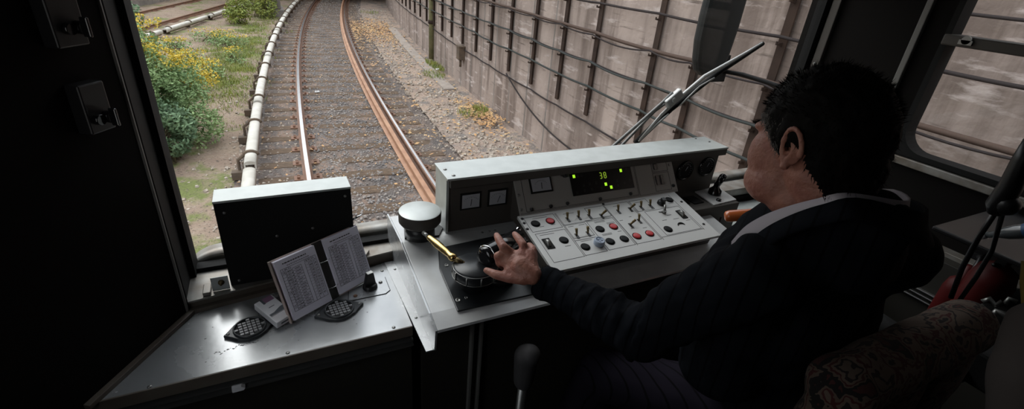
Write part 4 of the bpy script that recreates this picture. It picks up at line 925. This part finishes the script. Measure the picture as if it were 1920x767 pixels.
for x, y in ((.663, .016), (.663, .063), (1.303, .100)): screw(mb, Matrix.Translation((x, y, 0)), .0055, .002)
obj('small_screw', mb, 'steel_dull', cf)
for x, z in ((1.405, 1.045), (1.518, 1.050)):
    T = frame((x, 1.247, z), (1, 0, 0), (0, 0, 1)); mb = MB(T); mb.lathe([(.040, 0), (.040, .008), (.036, .010), (.033, .006)], 40); g = obj('round_gauge', mb, 'blackg', t)
    mb = MB(T); mb.lathe([(.034, .005), (0, .005)], 40); obj('gauge_dial', mb, 'blackbox', g)
    mb = MB(T); mb.cyl((0, 0, .006), (.008, .016, .006), .0010, n=5)
    for k in range(15):
        a = radians(-130 + k * 18.5); mb.cyl((.026 * sin(a), .026 * cos(a), .0055), (.030 * sin(a), .030 * cos(a), .0055), .0006, n=4)
    obj('gauge_needle', mb, 'dial', g)
# right side box
t = thing('side_control_box', 'dark control box right of the switch panel with pale plate and black handle', 'control box', (1.45, 1.17, .80))
mb = MB(); mb.prism([(1.30, 1.10), (1.585, 1.10), (1.60, 1.246), (1.30, 1.246)], .802, .950); obj('case', mb, 'housing', t, .003)
mb = MB(); mb.box(1.345, 1.372, 1.15, 1.20, .950, .954); mb.box(1.385, 1.435, 1.14, 1.20, .950, .954); obj('cover_plate', mb, 'blackbox', t, .001)
mb = MB(); mb.prism([(1.452, 1.108), (1.585, 1.118), (1.607, 1.236), (1.470, 1.225)], .950, .955); obj('pale_plate', mb, 'panel', t, .0008)
mb = MB(); mb.lathe([(.026, .955), (.024, .972), (.012, .985), (.011, 1.00), (0, 1.0)], 24, Matrix.Translation((1.535, 1.185, 0))); mb.limb((1.535, 1.185, .99), (1.548, 1.18, 1.028), .011, .014); mb.lathe([(.010, .955), (.009, .962), (0, .962)], 14, Matrix.Translation((1.50, 1.130, 0))); obj('handle', mb, 'blackg', t)
mb = MB(); 
for k in range(4): mb.tube([(1.37 + .03 * k, 1.095, .90 - .01 * k), (1.39 + .03 * k, 1.085, .86), (1.43 + .02 * k, 1.09, .875 + .01 * k)], .003, 6)
obj('wire', mb, 'redd', t)['label'] = 'red wires along the front of the box'
# orange handle
a = ray(1361, 406, 1.6); b = ray(1450, 398, 1.62); d = (b - a).normalized()
t = thing('hand_brake_handle', 'varnished orange wooden handle beside the driver collar', 'handle', (b.x + .05, b.y, 0))
mb = MB(); mb.tube([a - d * .004, a, a + d * .01, a + d * .08, b], .016, 20, lambda q: [.010, .0155, .018, .0165, .0135][round(q * 4)]); obj('grip', mb, 'orange', t)
mb = MB(); mb.tube([b - d * .01, b + d * .05, b + d * .07 + V((0, 0, -.03)), V((b.x + .065, b.y - .02, .4)), V((b.x + .065, b.y - .02, 0))], .011, 10); obj('shaft', mb, 'steel_dull', t)
# ------------------------------------------------------------------ wiper and outside mirror
Wy = 1.462
t = thing('windscreen_wiper', 'windscreen wiper standing diagonally across the right half of the glass', 'wiper', (1.05, 1.47, .9))
mb = MB(); mb.tube([(1.03, Wy, .90), (1.206, Wy, 1.078), (1.425, Wy, 1.255), (1.465, Wy + .0, 1.292)], .008, 8, lambda q: .007); mb.tube([(1.06, Wy + .01, .90), (1.245, Wy + .01, 1.06), (1.40, Wy + .01, 1.215), (1.49, Wy + .005, 1.276)], .006, 8); obj('arm', mb, 'wiper', t)
mb = MB(frame((1.478, Wy - .008, 1.28), (.78, 0, .62), (0, 1, 0))); mb.box(-.055, .03, -.012, .012, -.022, .018); mb.cyl((-.02, -.016, 0), (-.02, .016, 0), .012); obj('arm_joint', mb, 'wiperl', t, .006)
mb = MB(); mb.tube([(1.335, Wy + .012, 1.082), (1.49, Wy + .012, 1.222), (1.70, Wy + .012, 1.362), (1.93, Wy + .012, 1.488)], .012, 8, lambda q: .013 - .006 * abs(q - .4)); obj('rubber_blade', mb, 'rubber', t)
mb = MB(); mb.tube([(1.345, Wy, 1.10), (1.43, Wy, 1.20), (1.50, Wy - .004, 1.268), (1.62, Wy, 1.355), (1.73, Wy, 1.405), (1.83, Wy, 1.452), (1.91, Wy, 1.492)], .006, 8, lambda q: .0045 + .004 * sin(pi * q)); mb.tube([(1.34, Wy, 1.093), (1.41, Wy - .006, 1.162), (1.47, Wy, 1.203)], .0035, 6); mb.tube([(1.52, Wy, 1.235), (1.60, Wy - .006, 1.315), (1.68, Wy, 1.348)], .0035, 6); obj('blade_bridge', mb, 'wiperl', t)
t = thing('outside_mirror', 'tall rounded black outside mirror seen through the windscreen', 'mirror', (2.2, 2.0, 1.2))
mb = MB(frame((0, 1.97, 0), (1, 0, 0), (0, 0, 1)))
mp_ = [(2.055, 1.42), (2.075, 1.32), (2.10, 1.262), (2.135, 1.238), (2.20, 1.225), (2.255, 1.222), (2.29, 1.25), (2.31, 1.34), (2.325, 1.50), (2.33, 1.75), (2.30, 1.82), (2.09, 1.80), (2.058, 1.72), (2.05, 1.55)]
mb.prism(mp_, -.03, .03); obj('shell', mb, 'mirror_shell', t, .022)
mb = MB(); mb.box(2.26, 2.37, 1.985, 2.01, 1.19, 1.34); obj('lower_bracket', mb, 'rubber', t, .004)
mb = MB(); mb.tube([(2.34, 1.99, 1.25), (2.40, 1.9, 1.25), (2.36, 1.6, 1.25), (2.30, 1.47, 1.25)], .012, 8); mb.tube([(2.30, 1.99, 1.78), (2.36, 1.9, 1.78), (2.34, 1.6, 1.78), (2.30, 1.47, 1.78)], .012, 8); obj('mirror_arm', mb, 'rubber', t)

# ------------------------------------------------------------------ the driver
H = V((.848, .492, 1.470)); yaw = radians(-8)
hf = V((-sin(yaw) * cos(.12), cos(yaw) * cos(.12), -sin(.12))); hl_ = V((-cos(yaw), -sin(yaw), 0)); hu = hf.cross(-hl_) * -1
hu = (hl_.cross(hf)) * -1 if (hl_.cross(hf)).z < 0 else hl_.cross(hf)
def hd(f, l, u): return H + hf * f + hl_ * l + hu * u
AX = (hf, hl_, hu)
drv = thing('person', 'driver in a dark pinstripe suit seated at the console, one hand on the controller', 'person', (.95, .3, .45))
b = MB()
b.ball(hd(-.012, 0, .030), (.096, .076, .095), 14, AX)              # skull
b.ball(hd(.030, 0, -.035), (.068, .066, .090), 14, AX)              # face
b.ball(hd(.048, .032, -.030), (.042, .038, .055), 10, AX); b.ball(hd(.048, -.032, -.030), (.042, .038, .055), 10, AX)   # cheeks
b.ball(hd(.034, .034, -.078), (.054, .038, .042), 10, AX); b.ball(hd(.034, -.034, -.078), (.054, .038, .042), 10, AX); b.ball(hd(.0, 0, -.095), (.06, .058, .045), 12, AX)   # jowls
b.ball(hd(.056, 0, -.098), (.030, .036, .024), 10, AX)              # chin
b.ball(hd(.020, 0, -.100), (.045, .045, .026), 10, AX)
b.ball(hd(.072, .030, .020), (.020, .026, .011), 8, AX); b.ball(hd(.072, -.030, .020), (.020, .026, .011), 8, AX)   # brow ridge
b.limb(hd(.086, 0, .012), hd(.104, 0, -.030), .009, .014); b.ball(hd(.096, .011, -.034), .009, 6); b.ball(hd(.096, -.011, -.034), .009, 6)   # nose
b.ball(hd(.086, 0, -.060), (.010, .024, .006), 8, AX); b.ball(hd(.084, 0, -.070), (.010, .022, .007), 8, AX)      # lips
for s_ in (1, -1): b.ball(hd(.074, s_ * .031, .002), .012, 8)       # eyes
# ears
def ear(s_):
    c = hd(-.036, s_ * .076, .002); pts = []
    for k in range(13):
        a = radians(200 - k * 22); pts.append(c + hf * (.019 * cos(a) - .003) + hu * (.034 * sin(a) + .004) + hl_ * s_ * (.010 + .004 * sin(a)))
    b.tube(pts, .005, 8, lambda q: .0055 - .001 * q); b.ball(c + hu * -.028 + hf * .006 + hl_ * s_ * .006, .0085, 6)
    b.ball(c + hl_ * s_ * .001 - hf * .004, (.013, .005, .025), 8, AX); b.ball(c + hf * .014 - hu * .012 + hl_ * s_ * .005, .006, 6)
    b.tube([c + hf * .004 + hu * .018 + hl_ * s_ * .008, c - hf * .006 + hu * .002 + hl_ * s_ * .009, c + hf * .002 - hu * .016 + hl_ * s_ * .008], .0035, 6)
ear(1); ear(-1)
NB = V((.872, .405, 1.360)); b.limb(hd(-.030, 0, -.045), NB + V((0, 0, -.02)), .058, .060); b.limb(hd(-.0, 0, -.085), NB + V((-.01, .03, -.03)), .050, .056); b.limb(hd(-.055, 0, -.01), NB + V((0, -.005, -.02)), .055, .055)
# torso, arms, legs
LS = V((.735, .43, 1.262)); RS = V((1.045, .375, 1.275)); CH = V((.935, .50, 1.16)); WA = V((1.03, .54, .92)); PE = V((1.07, .52, .76))
b.ball(CH, (.155, .11, .17), 12); b.limb(CH, WA, .12, .115); b.limb(WA, PE, .115, .13); b.limb(CH + V((0, 0, .05)), LS, .05, .05); b.limb(CH + V((0, 0, .05)), RS, .05, .05)
LE = V((.655, .575, 1.035)); LW = V((.532, .825, 1.022)); RE = V((1.11, .56, .98)); RW = V((1.10, .72, .80))
b.limb(LS, LE, .048, .038); b.limb(LE, LW, .036, .024); b.limb(RS, RE, .048, .038); b.limb(RE, RW, .036, .026)
hips = [(V((.98, .50, .72)), V((.78, .80, .64)), V((.76, .90, .20))), (V((1.16, .50, .72)), V((1.14, .84, .64)), V((1.14, .92, .20)))]
for p0, p1, p2 in hips: b.limb(p0, p1, .08, .055); b.limb(p1, p2, .052, .035); b.limb(p2, p2 + V((0, .02, -.12)), .034, .03)
# left hand closing on the controller grip
def R_(px, py, d): return ray(px, py, d)
W0 = R_(998, 516, 1.165)
palm = [(W0, R_(975, 500, 1.17), .024, .026), (W0, R_(975, 482, 1.185), .022, .020), (W0, R_(992, 478, 1.19), .020, .018), (R_(990, 512, 1.17), R_(958, 508, 1.175), .022, .018), (R_(975, 500, 1.17), R_(958, 478, 1.19), .022, .016), (R_(975, 495, 1.175), R_(946, 490, 1.185), .022, .015)]
for a_, c_, ra, rc in palm: b.limb(a_, c_, ra, rc)
def finger(pts, rs):
    for i in range(len(pts) - 1): b.limb(pts[i], pts[i + 1], rs[i], rs[i + 1], 12)
finger([R_(982, 520, 1.165), R_(955, 521, 1.165), R_(930, 515, 1.175), R_(912, 507, 1.19)], [.020, .013, .0115, .0085])       # thumb
finger([R_(948, 484, 1.185), R_(934, 480, 1.18), R_(936, 494, 1.205), R_(944, 502, 1.225)], [.014, .0115, .0095, .008])       # index, curled down the grip
finger([R_(958, 476, 1.185), R_(944, 463, 1.175), R_(935, 449, 1.195), R_(931, 441, 1.212)], [.0135, .0115, .010, .008])      # middle
finger([R_(985, 476, 1.195), R_(981, 459, 1.190), R_(972, 447, 1.205), R_(965, 439, 1.22)], [.0135, .011, .0098, .0082])       # ring
finger([R_(1000, 482, 1.20), R_(1000, 468, 1.205), R_(993, 460, 1.225), R_(985, 462, 1.24)], [.012, .0095, .0085, .007])      # little
# right hand resting
rh = RW + V((-.05, .05, -.01)); b.limb(RW, rh, .026, .028); b.limb(RW, rh + V((.03, .01, 0)), .022, .02)
for k in range(4):
    s0_ = rh + V((.03 - .02 * k, .02, 0)); finger([s0_, s0_ + V((-.01, .035, -.002)), s0_ + V((-.012, .055, -.018)), s0_ + V((-.012, .058, -.035))], [.011, .009, .008, .007])
finger([RW + V((-.03, .02, 0)), RW + V((-.06, .035, .0)), RW + V((-.075, .055, -.008))], [.014, .011, .009])
me = remesh(b, .0032, 6, lambda co, nn: .0006 * noise.noise(co * 60)); body = link('body', me, 'skin', drv)
# hair: cap, greying sideburn, eyebrows
b = MB(); b.ball(hd(-.020, 0, .038), (.110, .090, .103), 16, AX); b.ball(hd(-.050, 0, -.015), (.078, .082, .078), 14, AX); b.ball(hd(-.066, 0, -.048), (.056, .074, .05), 12, AX); b.ball(hd(-.062, 0, -.085), (.052, .072, .05), 12, AX)
hm = remesh(b, .005, 4, lambda co, nn: .004 * noise.noise(co * 45) + .003 * noise.noise(co * 120))
bm = bmesh.new(); bm.from_mesh(hm)
def inhair(co):
    f = (co - H).dot(hf); l = abs((co - H).dot(hl_)); u = (co - H).dot(hu)
    if l < .045: return u > (.062 if f > .02 else -.105)
    if f > .056: return u > .060
    if f > -.012: return u > .050 - (.056 - f) * 1.05
    if f > -.052: return u > .004
    return u > .004 + (f + .052) * 1.5
dl = [v for v in bm.verts if not inhair(v.co)]; bmesh.ops.delete(bm, geom=dl, context='VERTS'); bm.to_mesh(hm); bm.free()
hair = link('hair', hm, 'hair', drv)
so_ = hair.modifiers.new('thick', 'SOLIDIFY'); so_.thickness = .008; so_.offset = -1
random.seed(12); mb = MB(); vs_ = [v for v in hm.vertices]
for _ in range(5200):
    v = random.choice(vs_); nn = v.normal; lv = v.co - H; u = lv.dot(hu)
    tg = (nn * random.uniform(.25, .8) + (hf * (.7 if lv.dot(hf) > .03 else -.25)) + hu * (-.75 if u < .06 else .0) + V((random.uniform(-.3, .3), random.uniform(-.3, .3), random.uniform(-.3, .3)))).normalized(); L_ = random.uniform(.006, .013)
    e_ = v.co + tg * L_; w_ = tg.cross(nn).normalized() * .0007; mb.add([v.co - nn * .002 - w_, v.co - nn * .002 + w_, e_], [(0, 1, 2)])
obj('hair_strands', mb, 'hair', hair, fixn=False)
mb = MB(); random.seed(4)
for _ in range(420):
    ff = random.uniform(-.012, .044); q = hd(ff, .080 - max(0, ff) * .10 + random.uniform(0, .007), random.uniform(.050 - (.056 - ff) * 1.0, .052)); e_ = q - hu * random.uniform(.004, .008) + hl_ * .002 - hf * random.uniform(-.001, .006); w_ = hf * .0006; mb.add([q - w_, q + w_, e_], [(0, 1, 2)])
obj('sideburn', mb, 'hairg', hair, fixn=False)['label'] = 'greying hair before the ear'
for s_ in (1, -1):
    mb = MB()
    for k in range(60):
        q = hd(.080 + random.uniform(-.004, .008), s_ * (.018 + .028 * k / 60), .024 + random.uniform(-.003, .004)); e_ = q + hf * .010 + hl_ * s_ * .005 + hu * .004; w_ = hu * .001; mb.add([q - w_, q + w_, e_], [(0, 1, 2)])
    obj('eyebrow', mb, 'hair', drv, fixn=False)
# shirt collar and shirt front
def band(name, m, top, bot, th):
    n = 40; mb = MB()
    def cr_(P, t):
        k = min(int(t * (len(P) - 1)), len(P) - 2); u = t * (len(P) - 1) - k; p = [P[max(k - 1, 0)], P[k], P[k + 1], P[min(k + 2, len(P) - 1)]]
        return .5 * ((2 * p[1]) + (p[2] - p[0]) * u + (2 * p[0] - 5 * p[1] + 4 * p[2] - p[3]) * u * u + (-p[0] + 3 * p[1] - 3 * p[2] + p[3]) * u ** 3)
    vs = []
    for k in range(n + 1):
        a_ = cr_(top, k / n); b_ = cr_(bot, k / n); m_ = (a_ + b_) / 2 + (a_ - b_).cross(cr_(top, min(1, k / n + .02)) - cr_(top, max(0, k / n - .02))).normalized() * .004
        vs += [a_, m_, b_]
    mb.add(vs, [(3 * k, 3 * k + 1, 3 * k + 4, 3 * k + 3) for k in range(n)] + [(3 * k + 1, 3 * k + 2, 3 * k + 5, 3 * k + 4) for k in range(n)], True)
    o = obj(name, mb, m, drv); s2 = o.modifiers.new('t', 'SOLIDIFY'); s2.thickness = th; s2.offset = 0; return o
CT = [ray(1372, 452, .985), ray(1398, 424, .975), ray(1436, 402, .96), ray(1480, 386, .945), ray(1530, 373, .93), ray(1590, 362, .925), V((.90, .34, 1.425)), V((.955, .39, 1.415)), V((.965, .47, 1.37)), V((.93, .56, 1.30))]
CB = [ray(1366, 500, .99), ray(1400, 470, .975), ray(1440, 438, .955), ray(1490, 408, .935), ray(1540, 390, .92), ray(1600, 384, .915), V((.905, .325, 1.395)), V((.975, .38, 1.385)), V((.99, .47, 1.335)), V((.94, .58, 1.22))]
band('shirt_collar', 'shirt', CT, CB, .005)
JT = [ray(1366, 482, .985), ray(1400, 456, .968), ray(1440, 426, .95), ray(1490, 402, .93), ray(1545, 384, .915), ray(1610, 372, .91), V((.91, .315, 1.415)), V((.985, .375, 1.40)), V((1.0, .47, 1.35)), V((.95, .59, 1.24))]
JB = [ray(1330, 560, 1.0), ray(1390, 500, .96), ray(1440, 462, .93), ray(1490, 436, .905), ray(1550, 420, .89), ray(1620, 415, .89), V((.92, .29, 1.36)), V((1.01, .35, 1.35)), V((1.03, .48, 1.30)), V((.97, .61, 1.12))]
band('jacket_collar', 'suit', JT, JB, .006)
# jacket
b = MB()
b.ball(CH + V((0, -.0, -.01)), (.185, .130, .20), 14); b.limb(CH + V((-.03, 0, -.05)), WA, .15, .155); b.limb(CH + V((.05, 0, -.05)), WA + V((.05, 0, 0)), .15, .155); b.limb(WA, PE + V((0, 0, -.02)), .155, .165)
b.limb(NB + V((-.02, -.005, -.045)), LS + V((.012, 0, -.005)), .066, .068); b.limb(NB + V((.02, -.01, -.035)), RS, .066, .066); b.ball(NB + V((.01, -.02, -.045)), (.105, .085, .085), 10); b.limb(NB + V((.01, -.02, -.02)), NB + V((.005, -.03, .005)), .078, .070)
b.limb(LS, LE + V((-.01, 0, -.005)), .072, .062); b.limb(LE + V((-.01, 0, -.005)), LW + (LE - LW) * .02, .062, .040); b.limb(RS, RE, .070, .060); b.ball(WA + V((.09, -.04, .08)), (.13, .14, .22), 12); b.limb(RE, RW + V((.02, -.03, .01)), .060, .042)
b.limb(LS + V((.05, .04, -.05)), V((.88, .52, .92)), .09, .10)
AD = (LW - LE).normalized(); UD = (LE - LS).normalized()
def wr(co, nn):
    s = (co - LE).dot(AD); u = (co - LE).dot(UD); d = noise.noise(co * 9) * .010 + noise.noise(co * 22) * .004
    if 0 < s < .3: d += .0065 * noise.noise(V((s * 45, nn.x * 1.5, nn.z * 1.5))) * (1.3 - s * 3) + .003 * noise.noise(V((s * 90, nn.x * 2, nn.z * 2)))
    else: d += .006 * noise.noise(V((u * 30, co.x * 9, co.z * 5)))
    return d
me = remesh(b, .006, 5, wr); bm = bmesh.new(); bm.from_mesh(me)
cu = V((-.22, .38, .9)).normalized(); cc = NB + V((-.012, .012, -.018))
dl = [v for v in bm.verts if ((v.co - cc) - cu * (v.co - cc).dot(cu)).length < .058 and (v.co - cc).dot(cu) > .0 and v.co.z > 1.24 or (v.co - LW).dot(AD) > -.006]; bmesh.ops.delete(bm, geom=dl, context='VERTS'); bm.to_mesh(me); bm.free()
jk = link('jacket', me, 'suit', drv); s2 = jk.modifiers.new('t', 'SOLIDIFY'); s2.thickness = .005; s2.offset = -1
b = MB()
for p0, p1, p2 in hips: b.limb(p0, p1 + V((0, 0, -.005)), .10, .075); b.limb(p1, p2, .074, .062); b.limb(p2, p2 + V((0, .01, -.06)), .062, .060)
me = remesh(b, .009, 4, lambda co, nn: .007 * noise.noise(co * 12)); M['trous_s'] = suit_mat('striped_trousers', (0, 0, 0), (.013, .011, .017), (.005, .0045, .006), 12); link('trousers', me, 'trous_s', drv)
for p0, p1, p2 in hips:
    b = MB(); f0 = p2 + V((0, 0, -.155)); b.ball(f0 + V((0, -.02, 0)), (.042, .06, .040), 10); b.ball(f0 + V((0, .09, -.012)), (.045, .10, .030), 10); link('shoe', remesh(b, .006, 4), 'shoe', drv)
# seat
t = thing('driver_seat', 'padded driver seat covered in floral tapestry behind the driver', 'seat', (.98, .2, 0))
b = MB(); bx0, bx1 = .70, 1.28
for x in (.94, 1.12, 1.32): b.ball((x, .300, .90), (.13, .052, .22), 12)
b.limb((.905, .30, 1.045), (1.36, .30, 1.055), .062, .062); b.limb((.90, .300, .76), (1.36, .300, .76), .06, .06)
link('backrest', remesh(b, .008, 8, lambda co, nn: .004 * noise.noise(co * 14)), 'floral', t)
b = MB(); b.ball((1.14, .52, .57), (.29, .27, .075), 12); b.limb((.96, .32, .57), (1.32, .32, .57), .07, .07); link('cushion', remesh(b, .01, 6), 'floral', t)
mb = MB(); mb.cyl((1.14, .46, 0), (1.14, .46, .5), .05); mb.cyl((1.14, .46, 0), (1.14, .46, .03), .2); mb.box(1.06, 1.22, .20, .24, .5, .8); obj('pedestal', mb, 'steel_dull', t)
mb = MB(); mb.limb((1.50, .30, .86), (1.50, .60, .87), .03, .03); mb.limb((1.50, .31, .86), (1.42, .27, .70), .016, .016); obj('armrest', mb, 'rubber', t)

q = ray(987, 668, 1.36); t = thing('floor_lever', 'dark grey rounded lever knob standing up under the console front', 'lever', (q.x, q.y, 0))
b = MB(); b.limb(q, q + V((0, 0, -.09)), .034, .028); b.ball(q + V((.004, -.01, .012)), .03, 10); link('padded_knob', remesh(b, .004, 8), 'leverg', t)
mb = MB(); mb.cyl(q + V((0, 0, -.10)), (q.x, q.y, 0.02), .013); mb.cyl((q.x, q.y, .02), (q.x, q.y, 0), .05); obj('rod', mb, 'steel_dull', t)
# ------------------------------------------------------------------ right corner odds and ends
def D(px, py, d): return ray(px, py, d)
t = thing('water_bottle', 'clear plastic bottle with blue label lying in the dark right corner', 'bottle', tuple(D(1880, 440, 1.9)))
a = D(1848, 441, 1.92); c = D(1935, 432, 1.88); d = (c - a).normalized()
mb = MB(); mb.tube([a, a + d * .02, a + d * .022, a + d * .05, a + d * .07, c + d * .08, c + d * .082], .03, 20, lambda q: [.009, .009, .010, .018, .020, .020, .014][round(q * 6)]); obj('bottle_body', mb, 'bottle', t)
mb = MB(); mb.cyl(a + d * .085, a + d * .16, .0208, n=24, caps=False); obj('blue_label', mb, 'blabel', t)
mb = MB(); mb.cyl(a - d * .012, a + d * .003, .011, n=16); obj('bottle_cap', mb, 'bcap', t)
mb = MB(); q = D(1880, 450, 1.95); mb.box(q.x - .06, WX - .02, q.y - .2, q.y + .14, q.z - .034, q.z - .020); tag(obj('wall_shelf', mb, 'black', bevel=.004), 'black shelf carrying the bottle under the side window', 'shelf')
t = thing('fire_extinguisher', 'red fire extinguisher standing in the dark right corner', 'fire extinguisher', tuple(D(1815, 540, 2.2)))
a = D(1822, 500, 2.12); mb = MB(); mb.lathe([(0, 0), (.036, 0), (.040, .02), (.040, .16), (.034, .19), (.014, .21), (.014, .25), (0, .25)], 28, Matrix.Translation((a.x, a.y, a.z - .25))); obj('cylinder_body', mb, 'redd', t)
mb = MB(); mb.tube([(a.x, a.y, a.z + .04), (a.x - .04, a.y - .02, a.z + .05), (a.x - .075, a.y - .03, a.z - .02), (a.x - .07, a.y - .03, a.z - .12)], .009, 8); mb.box(a.x - .02, a.x + .03, a.y - .012, a.y + .012, a.z + .035, a.z + .055); obj('hose', mb, 'black', t)
a = D(1876, 500, 2.0); t = thing('fire_extinguisher', 'second red extinguisher, right of the first and below the bottle', 'fire extinguisher', (a.x, a.y, a.z - .25))
mb = MB(); mb.lathe([(0, 0), (.05, 0), (.055, .02), (.055, .2), (.045, .24), (.018, .26), (.018, .27), (0, .27)], 28, Matrix.Translation((a.x, a.y, a.z - .25))); obj('cylinder_body', mb, 'redd', t)
mb = MB(); mb.box(a.x - .02, a.x + .03, a.y - .012, a.y + .012, a.z + .0, a.z + .03); mb.limb((a.x, a.y, a.z), (a.x - .06, a.y, a.z + .02), .008, .006); obj('valve', mb, 'black', t)
t = thing('hanging_handset', 'long dark handset hanging before the side window', 'handset', tuple(D(1900, 330, 1.7)))
mb = MB(); mb.tube([D(1935, 262, 1.70), D(1918, 300, 1.70), D(1895, 350, 1.72), D(1872, 385, 1.74), D(1866, 400, 1.75)], .02, 14, lambda q: [.015, .021, .024, .026, .016][round(q * 4)]); mb.ball(D(1890, 385, 1.73), .026, 8); obj('handset_body', mb, 'black', t)
mb = MB(); mb.tube([D(1868, 395, 1.75), D(1835, 445, 1.80), D(1805, 500, 1.88), D(1783, 558, 1.95)], .007, 8); mb.tube([D(1880, 400, 1.75), D(1860, 470, 1.85), D(1830, 520, 1.9), D(1800, 562, 1.95)], .006, 8); mb.tube([D(1935, 262, 1.70), D(1960, 180, 1.7), D(1975, -60, 1.7)], .006, 6); obj('cord', mb, 'black', t)
t = thing('pipe_fitting', 'cluster of chrome pipe fittings low in the right corner', 'pipe fitting', tuple(D(1860, 590, 1.9)))
for pts, r in (([(1818, 575), (1832, 580), (1846, 574)], .008), ([(1842, 566), (1856, 560), (1866, 572), (1880, 566)], .007), ([(1862, 592), (1868, 584), (1884, 590), (1896, 600)], .009), ([(1884, 570), (1892, 560), (1908, 566)], .006)):
    mb = MB(); mb.tube([D(x, y, 1.9) for x, y in pts], r, 10); obj('pipe', mb, 'steel_dull', t)
mb = MB(); q = D(1840, 574, 1.9); mb.box(q.x - .2, q.x + .3, q.y - .25, q.y + .02, q.z - .12, q.z - .02); obj('valve_block', mb, 'blackbox', t, .01)
t = thing('hanging_coat', 'dull grey-brown coat hung on a pole at the right edge of the photo', 'coat', tuple(D(1910, 700, .9)))
b = MB(); b.limb(D(1950, 610, .95), D(1940, 700, .95), .035, .045); b.limb(D(1940, 700, .95), D(1940, 800, 1.0), .045, .05); b.limb(D(1940, 800, 1.0), D(1950, 960, 1.2), .05, .08); link('coat_cloth', remesh(b, .006, 10, lambda co, nn: .004 * noise.noise(co * 16)), 'coat', t)
mb = MB(); q = D(1952, 760, .98); mb.cyl((q.x, q.y, 0), (q.x, q.y, 2.15), .012); obj('stand_pole', mb, 'rubber', t)
mb = MB(); q = D(1926, 520, .95); mb.tube([D(1926, 490, .96), D(1923, 530, .96), D(1926, 570, .96), D(1950, 612, .95)], .006, 8); obj('yellow_trim', mb, 'yel', t)
